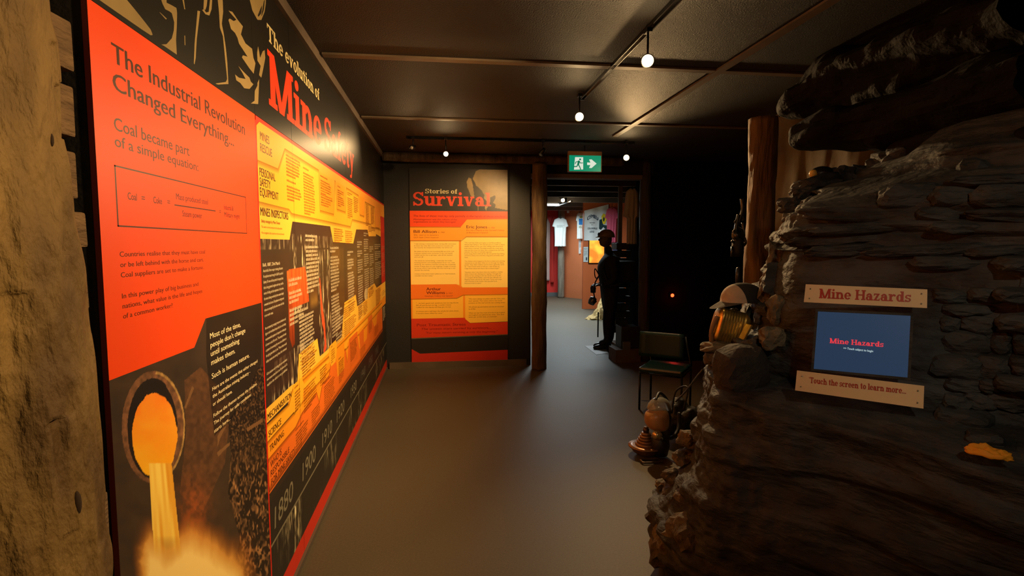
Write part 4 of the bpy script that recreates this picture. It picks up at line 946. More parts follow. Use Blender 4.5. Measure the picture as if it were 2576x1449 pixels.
#==================================================================== FAR ROOM THINGS
bm = bmesh.new(); pf = onZ(1411, 749, 0); logm(bm, (pf[0], pf[1], 0), (pf[0], pf[1], 2.8), .105, .105, seg=22, rings=50, amp=.006, seed=21)
tag(obj('log_post', bm, mat('log_grey', (.22, .19, .14), .8, noise_s=7, c2=(.13, .11, .08), bump=.6, stretch=(2, 2, .3)), None, True), 'grey log post between the red wall and the orange wall in the far room', 'post')
def shirt(name, px0, px1, py0, py1, Y, m, label, cat='shirt', sleeve=.30, body=.70, depth=.05, sl=.30, hang=True, group='shirts hung on the far room walls', rz=0):
    a = onY(px0, py0, Y); b = onY(px1, py1, Y); W = (b[0]-a[0]); H = a[2]-b[2]; cx = (a[0]+b[0])/2
    e = empty(name, (cx, Y, b[2]), label, cat, group)
    nr, nc = 34, 22; bm = bmesh.new(); fr = []; bk = []
    for i in range(nr+1):
        f = i/nr
        if f < .06: hw = .16+.22*(f/.06)*.9
        elif f < sl: hw = .36+(.5-.36)*((f-.06)/(sl-.06))
        else: hw = .5*body*(1+.04*math.sin(f*6))
        if f < .06: top = 0
        r1, r2 = [], []
        for j in range(nc+1):
            g = j/nc*2-1; x = g*hw*W; neck = -.03*H*(1-(g/.5)**2) if f == 0 and abs(g) < .5 else 0
            th = depth*math.sqrt(max(0, 1-g*g))*(.6+.4*math.sin(min(1, f*3)*PI/2))
            wv = depth*.28*math.sin(g*11+f*3+px0)*f
            z = a[2]-f*H+neck
            r1.append(bm.verts.new((cx+x, Y-th+wv, z))); r2.append(bm.verts.new((cx+x, Y+th*.6+wv*.3+.004, z)))
        fr.append(r1); bk.append(r2)
    for S, fl in ((fr, 0), (bk, 1)):
        for A, B in zip(S, S[1:]):
            for j in range(nc): bm.faces.new((A[j], A[j+1], B[j+1], B[j]))
    for i in range(nr):
        for j in (0, nc): bm.faces.new((fr[i][j], fr[i+1][j], bk[i+1][j], bk[i][j]))
    for i in (0, nr):
        for j in range(nc): bm.faces.new((fr[i][j], fr[i][j+1], bk[i][j+1], bk[i][j]))
    obj('cloth', bm, m, e, True)
    if hang:
        tubeo('hanger', [(cx-.16*W, Y, a[2]-.01), (cx, Y, a[2]+.03), (cx+.16*W, Y, a[2]-.01)], .006, DARKM, e, 6)
        tubeo('hook', [(cx, Y, a[2]+.03), (cx, Y, a[2]+.11)], .005, DARKM, e, 6)
    return e, cx, W, H, a[2], Plane((0, Y-depth-.012, 0), (1, 0, 0), (0, 0, 1), (0, -1, 0))
CW = mat('white_cotton', (.62, .70, .68), .8)
e, cx, W, H, zt, P_ = shirt('tee_shirt', 1389, 1430, 548, 620, 16.5, CW, 'plain white tee shirt with small print hung on the grey log post')
t = Batch(); ptext(t, cx-.12, cx+.12, zt-.24, .02, .04, 2, (), 1, 5); t.build('print', P_, ink(150, 160, 160), e, 0)
e, cx, W, H, zt, P_ = shirt('tee_shirt', 1449, 1469, 535, 601, 16.25, CW, 'white tee shirt with blue printed picture beside the orange wall')
t = Batch(); t.rect(cx-.05, zt-.36, cx+.07, zt-.18); t.build('print', P_, ink(40, 120, 190), e, 0)
t = Batch(); ptext(t, cx-.05, cx+.06, zt-.42, .02, .035, 2, (), 1, 5); t.rect(cx-.03, zt-.16, cx+.07, zt-.11); t.build('print_text', P_, ink(120, 130, 60), e, .0)
# lodge banner
BY = 13.70
a = onY(1470, 530, BY); b = onY(1530, 605, BY); c = onY(1529, 514, BY)
bn = empty('union_banner', ((a[0]+b[0])/2, BY, b[2]), 'white lodge banner lettered CFMEU Collinsville Lodge hung above the mannequin', 'banner')
bm = bmesh.new(); N = 30; rows = []
for i in range(N+1):
    g = i/N; x = a[0]+(b[0]-a[0])*g; zt = a[2]+(c[2]-a[2])*g; rows.append([bm.verts.new((x, BY+.012*math.sin(g*14)+dz, zt+(b[2]-zt)*k/6)) for dz in (0, .01) for k in range(7)])
for A, B in zip(rows, rows[1:]):
    for o_ in (0, 7):
        for k in range(6): bm.faces.new((A[o_+k], B[o_+k], B[o_+k+1], A[o_+k+1]))
obj('cloth', bm, mat('banner_cloth', (.66, .70, .70), .8), bn, True)
PBN = Plane((0, BY-.02, 0), (1, 0, 0), (0, 0, 1), (0, -1, 0))
e2b = lambda x, y: PBN.uv(1350+x/3.623, 360+y/3.623)
t = Batch()
def bt2(s, x0, x1, y, h, arc=0, bold=.03):
    u, v = e2b(x0, y); u1_, _ = e2b(x1, y); hh = e2b(x0, y-h)[1]-v; text(t, s, u, v, hh, u1_-u, bold=bold, arc=arc)
bt2('CFMEU', 460, 560, 708, 34, .07, .04); bt2('MINING AND ENERGY', 482, 532, 730, 9, 0, .01); bt2('DIVISION', 497, 516, 748, 7, 0, .01); bt2('COLLINSVILLE', 464, 552, 785, 17); bt2('LODGE', 484, 524, 815, 19)
t.build('lettering', PBN, ink(22, 44, 62), bn, 0)
t = Batch(); t.poly([e2b(*p) for p in [(572, 700), (598, 690), (608, 745), (640, 750), (640, 790), (625, 785), (608, 765), (585, 790), (568, 780)]]); t.build('emblem_shield', PBN, ink(28, 56, 60), bn, 0)
t = Batch(); t.poly([e2b(*p) for p in [(590, 668), (608, 640), (632, 655), (640, 690), (620, 740), (602, 735)]]); t.build('emblem_flame', PBN, ink(228, 206, 40), bn, .001)
t = Batch(); t.poly([e2b(*p) for p in [(604, 690), (612, 670), (622, 690), (614, 715), (606, 712)]]); t.build('emblem_core', PBN, ink(30, 50, 46), bn, .002)
e, *_ = shirt('tee_shirt', 1522, 1556, 522, 610, 13.62, mat('pink_cotton', (.50, .07, .13), .8), 'pink tee shirt hung right of the white lodge banner')
e, *_ = shirt('cloth', 1538, 1556, 607, 640, 13.69, mat('navy_cloth', (.06, .07, .16), .8), 'dark blue cloth hanging under the pink shirt', 'cloth', hang=False, sl=.02)
e, *_ = shirt('long_shirt', 1569, 1609, 474, 614, 8.3, mat('calico', (.45, .38, .30), .85), 'long pale calico work shirt hung at the right of the doorway', 'shirt', sleeve=.3, body=.56, sl=.52, depth=.07)
dr = boxo('plank', (onY(1561, 470, 9.2)[0], 9.2, (2.65+onY(1561, 645, 9.2)[2])/2), (.07, .04, 2.65-onY(1561, 645, 9.2)[2]), mat('pale_plank', (.26, .21, .15), .8, noise_s=5), bev=.004)
tag(dr, 'pale upright plank hanging left of the calico shirt', 'plank')
# red garment at left of the far room
e, *_ = shirt('work_coat', 1364, 1384, 549, 706, 17.27, mat('red_coat', (.45, .32, .28), .8), 'long pale coat with red trim on the red wall', 'coat', sl=.02, body=.9)
e, *_ = shirt('banner', 1386, 1393, 546, 712, 17.27, mat('red_trim', (.5, .03, .02), .8), 'narrow red hanging strip beside the long pale coat', 'banner', sl=.02, body=1, hang=False, group=None)
# notices and glowing panel on the right wall of the far room
for (x0, y0, x1, y1, Y, lab, nm) in [(1456, 604, 1466, 638, 16.35, 'narrow printed notice under the small blue-print shirt', 'notice'), (1468, 621, 1479, 659, 13.74, 'printed white notice left of the glowing orange panel', 'notice')]:
    a = onY(x0, y0, Y); b = onY(x1, y1, Y); nt_ = empty(nm, ((a[0]+b[0])/2, Y, b[2]), lab, 'notice', 'notices on the far orange wall')
    boxo('sheet', ((a[0]+b[0])/2, Y, (a[2]+b[2])/2), (b[0]-a[0], .01, a[2]-b[2]), mat('notice_paper', (.5, .55, .55), .7), nt_)
    t = Batch(); Pn = Plane((0, Y-.0065, 0), (1, 0, 0), (0, 0, 1), (0, -1, 0)); ptext(t, a[0]+.01, b[0]-.01, a[2]-.05, .010, .022, 8, (2,), seed=3); t.rect((a[0]+b[0])/2, b[2]+.04, b[0]-.02, b[2]+.12); t.build('print', Pn, ink(60, 70, 80), nt_, 0)
a = onY(1483, 605, 13.71); b = onY(1519, 661, 13.71)
gl = empty('light_panel', ((a[0]+b[0])/2, 13.71, b[2]), 'glowing orange backlit picture behind the mannequin head', 'light panel')
m = bpy.data.materials.new('glow'); m.use_nodes = True; nt = m.node_tree; bs = nt.nodes['Principled BSDF']; tcn = nt.nodes.new('ShaderNodeTexCoord'); nz = nt.nodes.new('ShaderNodeTexNoise'); nz.inputs['Scale'].default_value = 3.2
nt.links.new(tcn.outputs['Object'], nz.inputs['Vector']); cr = nt.nodes.new('ShaderNodeValToRGB'); cr.color_ramp.elements[0].color = (.95, .20, .01, 1); cr.color_ramp.elements[1].color = (1, .62, .05, 1); cr.color_ramp.elements[0].position = .38; cr.color_ramp.elements[1].position = .6
nt.links.new(nz.outputs[0], cr.inputs[0]); nt.links.new(cr.outputs[0], bs.inputs['Emission Color']); bs.inputs['Emission Strength'].default_value = .75; bs.inputs['Base Color'].default_value = (.3, .1, .02, 1)
boxo('glowing_face', ((a[0]+b[0])/2, 13.71, (a[2]+b[2])/2), (b[0]-a[0], .02, a[2]-b[2]), m, gl)
boxo('frame', ((a[0]+b[0])/2, 13.73, (a[2]+b[2])/2), (b[0]-a[0]+.04, .03, a[2]-b[2]+.04), DARKM, gl)
# a support partition carrying the glowing panel, banner and shirts
wallq('wall_far_partition', (3.585, 13.75), (5.9, 13.75), 0, 2.8, ORM2)
FLU = mat('tube_lit', (1, 1, 1), .4, emit=4, ecol=(.85, 1, 1))
a = onY(1366, 515, 13.6); b = onY(1407, 515, 13.6)
fl = empty('fluorescent_light', ((a[0]+b[0])/2, 13.6, a[2]), 'lit white fluorescent fitting on the far room ceiling', 'light fitting')
boxo('body', ((a[0]+b[0])/2, 13.6, a[2]+.045), (b[0]-a[0], .12, .04), mat('fitting_white', (.6, .6, .6), .5), fl); tubeo('tube', [(a[0]+.01, 13.6, a[2]), (b[0]-.01, 13.6, a[2])], .026, FLU, fl, 12)
tubeo('suspension', [((a[0]+b[0])/2, 13.6, a[2]+.06), ((a[0]+b[0])/2, 13.6, 2.8)], .008, DARKM, fl, 6)
track('track_rail', (2.9, 12.2, 2.62), (2.9, 14.2, 2.62), 'short suspended track in the far room near the fluorescent fitting')
c = onY(1416, 504, 12.6)
spotlight(tuple(c), (2.4, 8, 1.5), 'small lit spotlight in the far room near the fluorescent fitting', top=2.75, r=.05)
o = boxo('thermostat', tuple(onY(1429, 533, 16.6)), (.07, .03, .07), mat('notice_paper'), bev=.004); tag(o, 'small white wall box high on the orange wall', 'switch')

#==================================================================== CHAIR
CX, CY = 2.22, 5.42
ch = empty('chair', (CX, CY, 0), 'dark green vinyl stacking chair with black tube legs in front of the black wall', 'chair', rz=0)
VIN = mat('green_vinyl', (.005, .026, .024), .42, bump=.06, bump_s=80, spec=.3)
FLc = [Vector(p) for p in [onZ(1608, 1030, 0), onZ(1643, 1000, 0)]]
ax = (FLc[1]-FLc[0]).normalized(); L_ = .40; rr_ = Vector((ax.y, -ax.x, 0))
f0 = FLc[0]; b0 = f0+ax*.40; f1 = f0+rr_*.41; b1 = b0+rr_*.41
cc = (f0+b1)/2; ang = math.atan2(rr_.y, rr_.x); SH = .41
ch.location = (cc.x, cc.y, 0)
for p, top in ((f0, SH-.03), (f1, SH-.03)): tubeo('leg', [p+Vector((0, 0, .002)), Vector((p.x, p.y, top))], .011, DARKM, ch, 10)
for p in (b0, b1): tubeo('leg', [p+Vector((0, 0, .002)), Vector((p.x, p.y, SH-.03)), Vector((p.x, p.y, SH))+ax*.02, Vector((p.x, p.y, .70))+ax*.05-rr_*.07], .011, DARKM, ch, 10)
tubeo('seat_rail', [Vector((p.x, p.y, SH-.035)) for p in (f0, f1, b1, b0, f0)], .010, DARKM, ch, 8)
boxo('seat', (cc.x, cc.y, SH), (.43, .43, .05), mat('green_vinyl_seat', (.005, .024, .024), .25, spec=.5, bump=.05, bump_s=60), ch, Euler((0, 0, ang)), .02)
bkc = (b0+b1)/2-rr_*.10
bm = bmesh.new(); box(bm, (0, 0, 0), (.46, .03, .26), None, 0); bmesh.ops.subdivide_edges(bm, edges=bm.edges, cuts=6, use_grid_fill=True)
for v in bm.verts: v.co.y += -.5*v.co.x**2*1.2+.03
bmesh.ops.transform(bm, matrix=Matrix.Translation((bkc.x+ax.x*-.01, bkc.y+ax.y*-.01, .60)) @ Euler((R(-6), 0, ang)).to_matrix().to_4x4(), verts=bm.verts)
obj('backrest', bm, VIN, ch, True)
# red indicator
e = empty('indicator_lamp', onY(1691, 743, 7.33), 'small glowing red indicator light on the black wall above the chair', 'indicator light')
q = onY(1691, 743, 7.33)
bm = bmesh.new(); bmesh.ops.create_icosphere(bm, subdivisions=3, radius=.024); bmesh.ops.transform(bm, matrix=Matrix.Translation((q[0], 7.325, q[2])), verts=bm.verts)
obj('lens', bm, mat('red_led', (1, .05, .02), .4, emit=3.2, ecol=(1, .07, .015)), e, True)
boxo('box', (q[0], 7.34, q[2]), (.08, .03, .08), VOID, e, bev=.006)
pointl((q[0], 7.22, q[2]), .35, (1, .03, .03), .02)

#==================================================================== RESCUE GEAR ON THE FLOOR
g0 = onZ(1618, 1130, 0)
gx, gy = g0[0], g0[1]
G = empty('breathing_mask', (gx+.22, gy+.12, 0), 'orange-tinted full face breathing mask lying by the rock base', 'mask')
mc_ = Vector(PD(1655, 1040, 4.25))
mc_.z = .33
bm = bmesh.new(); bmesh.ops.create_uvsphere(bm, u_segments=28, v_segments=20, radius=1)
bmesh.ops.bisect_plane(bm, geom=bm.verts[:]+bm.edges[:]+bm.faces[:], plane_co=(.25, .25, 0), plane_no=(.7, .7, .1), clear_outer=True)
for v in bm.verts: q_ = (abs(v.co.x)**3+abs(v.co.y)**3+abs(v.co.z)**3)**(-1/3); v.co = Vector((v.co.x*q_*.088, v.co.y*q_*.085, v.co.z*q_*(.085+.02*v.co.x)))+mc_+Vector((-.012, -.01, -.02))
obj('visor', bm, mat('amber_visor', (.50, .30, .14), .3, spec=.6, noise_s=9, c2=(.36, .2, .08)), G, True)
CLR = mat('clear_lens', (.55, .58, .55), .1, trans=.6)
bm = bmesh.new(); bmesh.ops.create_uvsphere(bm, u_segments=20, v_segments=12, radius=1); bmesh.ops.bisect_plane(bm, geom=bm.verts[:]+bm.edges[:]+bm.faces[:], plane_co=(0, 0, .1), plane_no=(0, 0, -1), clear_outer=True)
for v in bm.verts: v.co = Vector((v.co.x*.10, v.co.y*.08, v.co.z*.10))+mc_+Vector((.02, .02, .045))
obj('clear_lens', bm, CLR, G, True)
tubeo('rubber_rim', [mc_+Vector((.055*math.cos(a_)*-1+.03, .06*math.cos(a_)+.03, .13*math.sin(a_))) for a_ in [k*2*PI/24 for k in range(25)]], .014, mat('black_rubber', (.012, .012, .012), .5), G, 8)
latheo('mouth_valve', [(.001, 0), (.034, 0), (.036, .03), (.028, .035), (.026, .05), (.001, .052)], mc_+Vector((-.05, -.10, -.11)), mat('amber_metal', (.75, .55, .3), .2, .9), G, 20, Euler((R(70), R(-30), 0)).to_matrix())
tubeo('head_strap', [mc_+Vector((-.02, 0, .13)), mc_+Vector((.05, .08, .16)), mc_+Vector((.14, .12, .05)), mc_+Vector((.12, .1, -.1))], .012, mat('black_rubber'), G, 8)
tubeo('hose', [mc_+Vector((.0, -.05, -.12)), mc_+Vector((.08, -.07, -.15)), mc_+Vector((.16, -.02, -.1)), mc_+Vector((.2, .06, .0))], .015, mat('black_rubber'), G, 10)
lamp = empty('brass_lamp', (gx, gy, 0), 'stepped brass bellows lamp lying on the floor left of the face mask', 'lamp')
COP = mat('copper_brown', (.36, .19, .09), .35, .6, noise_s=14, c2=(.2, .1, .05))
lc = Vector((onZ(1625, 1150, 0)[0], onZ(1625, 1150, 0)[1], 0))+Vector((.02, .06, 0))
latheo('pan', [(.001, .0), (.06, .0), (.105, .03), (.115, .055), (.12, .06), (.115, .065), (.10, .062), (.001, .062)], lc, COP, lamp, 36)
latheo('rim_ring', [(.10, .062), (.135, .066), (.137, .074), (.10, .078)], lc, COP, lamp, 36)
for k in range(5):
    latheo('step', [(.001, .078+k*.020), (.082-k*.011, .078+k*.020), (.084-k*.011, .088+k*.020), (.078-k*.011, .097+k*.020), (.001, .097+k*.020)], lc, COP, lamp, 32)
latheo('neck', [(.001, .176), (.022, .176), (.024, .205), (.019, .208), (.018, .222), (.001, .222)], lc, mat('dark_copper', (.10, .05, .03), .4, .7), lamp, 20)
# handle loop in front
hl = onZ(1638, 1160, .012); pts = []
for k in range(41):
    a_ = k*2*PI/40; cxk, syk = math.cos(a_), math.sin(a_)
    pts.append(Vector((hl[0]+(.075 if abs(cxk) > .0 else 0)*max(-1, min(1, cxk*1.5)), hl[1]+.035*syk, .014)))
h_ = tubeo('metal_ring', pts, .0085, mat('dark_bronze', (.09, .06, .035), .4, .6), None, 8); tag(h_, 'flat oblong metal ring lying on the floor in front of the brass lamp', 'ring')
bag = empty('black_bag', (gx+.35, gy+.22, 0), 'black rubber equipment bag slumped between the mask and the rock', 'bag')
bc = Vector(onZ(1712, 1110, 0)); bm = bmesh.new(); bmesh.ops.create_icosphere(bm, subdivisions=4, radius=1)
for v in bm.verts:
    p = v.co; n = fb((p.x*1.6+4, p.y*1.6, p.z*1.6), 4); v.co = Vector((p.x*.15*(1+n*.4), p.y*.13*(1+n*.4), p.z*.16*(1+n*.5)))+Vector((bc.x, bc.y, .165))
obj('body', bm, mat('bag_black', (.012, .012, .012), .5, bump=.4), bag, True)
tubeo('strap', [Vector(PD(1690, 1040, 4.4)), Vector(PD(1700, 985, 4.4)), Vector(PD(1730, 975, 4.3)), Vector(PD(1720, 1030, 4.3))], .007, mat('black_rubber'), bag, 8)
latheo('regulator', [(.001, -.10), (.06, -.09), (.075, -.02), (.07, .03), (.05, .06), (.001, .06)], mc_+Vector((.03, .02, -.22)), mat('black_rubber'), G, 20)
cb = bmesh.new(); tube(cb, [Vector(PD(1700, 1010, 4.1)), Vector(PD(1725, 985, 3.7)), Vector(PD(1752, 950, 3.2)), Vector(PD(1768, 930, 3.08))], .006, 8)
tag(obj('webbing_strap', cb, mat('grey_web', (.035, .033, .03), .6), None, True), 'dark webbing strap running from the rock edge down to the bag', 'strap')

#==================================================================== ROCK COUNTER
# survey stations (image column, depth) per height; sweep from the hidden rear, round the left end, along the face, off to the right
LV = [
 (0.00, [(1790, 4.3), (1658, 3.15), (1668, 2.75), (1740, 2.50), (1900, 2.30), (2050, 2.2), (2180, 2.10), (2330, 1.98), (2600, 1.80), (3100, 1.5)]),
 (0.25, [(1795, 4.2), (1652, 3.10), (1662, 2.72), (1740, 2.46), (1900, 2.28), (2050, 2.15), (2180, 2.05), (2330, 1.92), (2600, 1.74), (3100, 1.45)]),
 (0.44, [(1800, 4.1), (1712, 3.05), (1716, 2.72), (1760, 2.45), (1900, 2.26), (2050, 2.12), (2180, 2.00), (2330, 1.86), (2600, 1.68), (3100, 1.4)]),
 (0.56, [(1805, 4.0), (1742, 3.05), (1742, 2.72), (1780, 2.45), (1900, 2.28), (2050, 2.12), (2180, 1.99), (2330, 1.84), (2600, 1.65), (3100, 1.38)]),
 (0.70, [(1810, 3.9), (1756, 3.00), (1758, 2.70), (1800, 2.46), (1900, 2.30), (2050, 2.12), (2180, 1.98), (2330, 1.82), (2600, 1.62), (3100, 1.35)]),
 (0.85, [(1820, 3.8), (1764, 2.95), (1768, 2.66), (1805, 2.46), (1900, 2.30), (2050, 2.12), (2180, 1.97), (2330, 1.80), (2600, 1.58), (3100, 1.32)]),
 (0.97, [(1825, 3.8), (1770, 2.90), (1772, 2.60), (1805, 2.44), (1900, 2.28), (2050, 2.12), (2180, 1.98), (2330, 1.80), (2600, 1.58), (3100, 1.32)]),
 (1.01, [(1800, 3.8), (1768, 2.92), (1770, 2.64), (1815, 2.48), (1910, 2.33), (2050, 2.18), (2180, 2.04), (2330, 1.86), (2600, 1.66), (3100, 1.4)]),
 (1.04, [(1830, 3.8), (1800, 3.00), (1810, 2.80), (1870, 2.70), (1940, 2.58), (2050, 2.35), (2180, 2.16), (2330, 2.02), (2600, 1.84), (3100, 1.55)]),
 (1.15, [(1870, 3.8), (1855, 3.10), (1880, 2.85), (1930, 2.62), (1985, 2.45), (2060, 2.31), (2180, 2.16), (2330, 2.01), (2600, 1.82), (3100, 1.52)]),
 (1.30, [(1900, 3.8), (1890, 3.10), (1905, 2.85), (1940, 2.62), (1985, 2.45), (2060, 2.34), (2180, 2.20), (2330, 2.04), (2600, 1.82), (3100, 1.5)]),
 (1.47, [(1925, 3.8), (1915, 3.10), (1928, 2.85), (1955, 2.65), (1988, 2.48), (2060, 2.37), (2180, 2.23), (2330, 2.07), (2600, 1.82), (3100, 1.5)]),
 (1.67, [(1955, 3.8), (1948, 3.10), (1958, 2.88), (1975, 2.70), (1998, 2.52), (2060, 2.41), (2180, 2.26), (2330, 2.10), (2600, 1.84), (3100, 1.5)]),
 (1.82, [(1990, 3.8), (1985, 3.10), (1990, 2.90), (2000, 2.74), (2014, 2.56), (2065, 2.44), (2180, 2.29), (2330, 2.12), (2600, 1.84), (3100, 1.5)]),
 (1.90, [(2035, 3.8), (2030, 3.20), (2032, 3.02), (2040, 2.88), (2052, 2.70), (2080, 2.60), (2190, 2.36), (2330, 2.16), (2600, 1.86), (3100, 1.5)]),
 (2.02, [(2120, 3.8), (2110, 3.40), (2112, 3.25), (2120, 3.15), (2130, 3.05), (2150, 2.95), (2220, 2.60), (2330, 2.24), (2600, 1.9), (3100, 1.52)]),
 (2.16, [(2260, 3.8), (2240, 3.60), (2240, 3.5), (2245, 3.4), (2250, 3.3), (2260, 3.2), (2280, 3.0), (2345, 2.46), (2600, 2.0), (3100, 1.56)]),
]
zs = np.array([l[0] for l in LV]); G3 = np.array([[PZ(p, d, l[0]) for p, d in l[1]] for l in LV])   # levels x stations x 3
NZ, NT = 300, 420
zz_ = np.linspace(0, 2.16, NZ)
tt_ = np.concatenate([np.linspace(0, 1, 30)[:-1], np.linspace(1, 5, 190)[:-1], np.linspace(5, 9, NT-218)])
vs = []
FACE = Plane(tuple(PD(2180, 860, 2.10)), (.737, -.676, 0), (0, 0, 1), (-.676, -.737, 0))
for z in zz_:
    k = np.interp(z, zs, np.arange(len(zs))); i = int(min(k, len(zs)-2)); f = k-i
    row = G3[i]*(1-f)+G3[i+1]*f; row = row.copy(); row[:, 2] = z
    pts = [cr_interp(row, t_) for t_ in tt_]
    for j, p in enumerate(pts):
        a_ = pts[max(j-1, 0)]; b_ = pts[min(j+1, len(pts)-1)]; d = b_-a_; n = np.array([d[1], -d[0], 0]); n = n/(np.linalg.norm(n)+1e-9)
        n = -n if n @ (C0-p) < -10 else n
        V_ = Vector(p)
        wz = z + .05*noise.noise(Vector((V_.x*1.4, V_.y*1.4, z*1.2)))
        lay = noise.noise(Vector((V_.x*1.1+5, V_.y*1.1, wz*13)))           # flat strata
        lay = max(-.25, min(.25, lay*1.6))
        fine = noise.noise(Vector((V_.x*2.4, V_.y*2.4, wz*34)))
        big = fb((V_.x*1.7, V_.y*1.7, z*2.2), 3)
        blk = noise.noise(Vector((V_.x*5, V_.y*5, wz*8)))
        up_ = 1 if z > 1.04 else .55
        amp = up_*(lay*.105+fine*.014)+big*.030+blk*.018
        side = math.exp(-max(0, tt_[j]-4.0)*2) if tt_[j] > 4 else 1
        amp += side*(.022*noise.noise(Vector((V_.x*9, V_.y*9, z*9)))+.012*noise.noise(Vector((V_.x*22, V_.y*22, z*22))))
        # keep the recess behind the signs and screen calm
        u_ = (p-FACE.o) @ FACE.u
        if z > .98 and -.42 < u_ < .42 and z < 1.62: amp = amp*.22-.018
        s_ = -1 if (n @ np.array([-.676, -.737, 0])) < 0 and tt_[j] > 4 else 1
        q = p+n*amp*s_ if tt_[j] > 4 else p+n*amp
        vs.append((q[0], q[1], q[2]+(.006*fine)))
nt2 = len(tt_); fs = [(i*nt2+j, i*nt2+j+1, (i+1)*nt2+j+1, (i+1)*nt2+j) for i in range(NZ-1) for j in range(nt2-1)]
rk = empty('rock_counter', (1.7, 2.3, 0), 'sculpted dark rock counter and coal face around the blue touch screen at right', 'rock wall')
raw('rock_face', vs, fs, ROCK, rk, False)
# loose stones of the rock: rim, left edge, base stack and ledges
def stone(px_, py_, zd, s, seed, m=None, rough=.25, lab=None, rot=None):
    rot = rot or Euler((R(rnd.uniform(-10, 10)), R(rnd.uniform(-14, 14)), rnd.uniform(0, 6)))
    o = rocko('stone', PD(px_, py_, zd), s, m or ROCK, rk, seed, 3, rough, rot)
    if lab: o['label'] = lab
    return o
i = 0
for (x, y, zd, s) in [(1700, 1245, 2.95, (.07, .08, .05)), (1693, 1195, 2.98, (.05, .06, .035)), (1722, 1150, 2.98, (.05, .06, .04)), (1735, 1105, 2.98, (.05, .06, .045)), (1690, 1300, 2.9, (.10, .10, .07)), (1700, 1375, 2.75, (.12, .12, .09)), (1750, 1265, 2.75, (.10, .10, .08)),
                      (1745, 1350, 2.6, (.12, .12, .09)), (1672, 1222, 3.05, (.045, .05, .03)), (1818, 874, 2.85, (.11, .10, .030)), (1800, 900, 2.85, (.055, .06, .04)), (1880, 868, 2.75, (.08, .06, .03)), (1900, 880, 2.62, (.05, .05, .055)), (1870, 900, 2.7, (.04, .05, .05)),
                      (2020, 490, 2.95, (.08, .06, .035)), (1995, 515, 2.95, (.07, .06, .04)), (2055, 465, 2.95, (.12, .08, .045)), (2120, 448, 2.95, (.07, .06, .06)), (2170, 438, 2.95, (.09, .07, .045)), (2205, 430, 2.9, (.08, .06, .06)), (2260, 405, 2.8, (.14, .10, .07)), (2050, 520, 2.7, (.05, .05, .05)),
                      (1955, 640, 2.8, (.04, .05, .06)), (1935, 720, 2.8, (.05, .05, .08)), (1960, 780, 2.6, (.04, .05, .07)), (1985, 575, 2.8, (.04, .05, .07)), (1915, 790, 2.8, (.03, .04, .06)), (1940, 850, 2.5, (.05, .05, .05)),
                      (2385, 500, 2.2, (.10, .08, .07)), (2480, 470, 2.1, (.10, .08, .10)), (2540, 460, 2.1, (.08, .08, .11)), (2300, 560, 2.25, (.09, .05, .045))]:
    i += 1; stone(x, y, zd, s, i*1.37, ROCK_LIT if x < 1830 or 1930 < x < 2060 and y > 560 else ROCK, .3)
# blocky strata: slabs bedded in the face, each placed on the face itself
bpy.context.view_layer.update(); _dg = bpy.context.evaluated_depsgraph_get()
def onface(px, py):
    ok, loc, *_r = scn.ray_cast(_dg, Vector(C0), Vector(ray(px, py)).normalized()); return loc if ok else None
y = 436; row = 0; spots_ = []
while y < 1130:
    hgt = rnd.choice((26, 34, 42, 54)); x = 2005+rnd.uniform(-10, 60) if y > 520 else 2230
    while x < 2560:
        wd = rnd.uniform(110, 300) if y < 700 else rnd.uniform(45, 110)
        if not (x+wd > 1985 and x < 2345 and y+hgt > 700 and y < 1040) and not (y > 1035 and x < 2380+rnd.uniform(0, 40)):
            if rnd.random() < (.72 if y < 700 else .93): spots_.append((x, y, wd, hgt))
        x += wd+rnd.uniform(2, 8)
    y += hgt+3
for x, y, wd, hgt in spots_:
    p = onface(x+wd/2, y+hgt/2)
    if p is None: continue
    i += 1; zd = float((np.array(p)-C0) @ FW); k = zd/FPX; dp = rnd.uniform(.05, .075)
    rot = Euler((R(rnd.uniform(-4, 4)), R(rnd.uniform(-4, 4)), math.atan2(-.676, .737)+R(rnd.uniform(-10, 10))))
    q = p+Vector((.676, .737, 0))*(dp-rnd.uniform(.018, .042))
    bm = bmesh.new(); rockm(bm, q, (wd*k*.56, dp, hgt*k*.60), i*.77, 3, .15, rot); obj('stone', bm, ROCK, rk, False)
o = stone(1862, 930, 2.50, (.115, .10, .115), 3.3, mat('rock_brown', (.035, .028, .025), .8, noise_s=6, bump=.5), .08); o['label'] = 'large smooth rounded boulder on the left ledge'

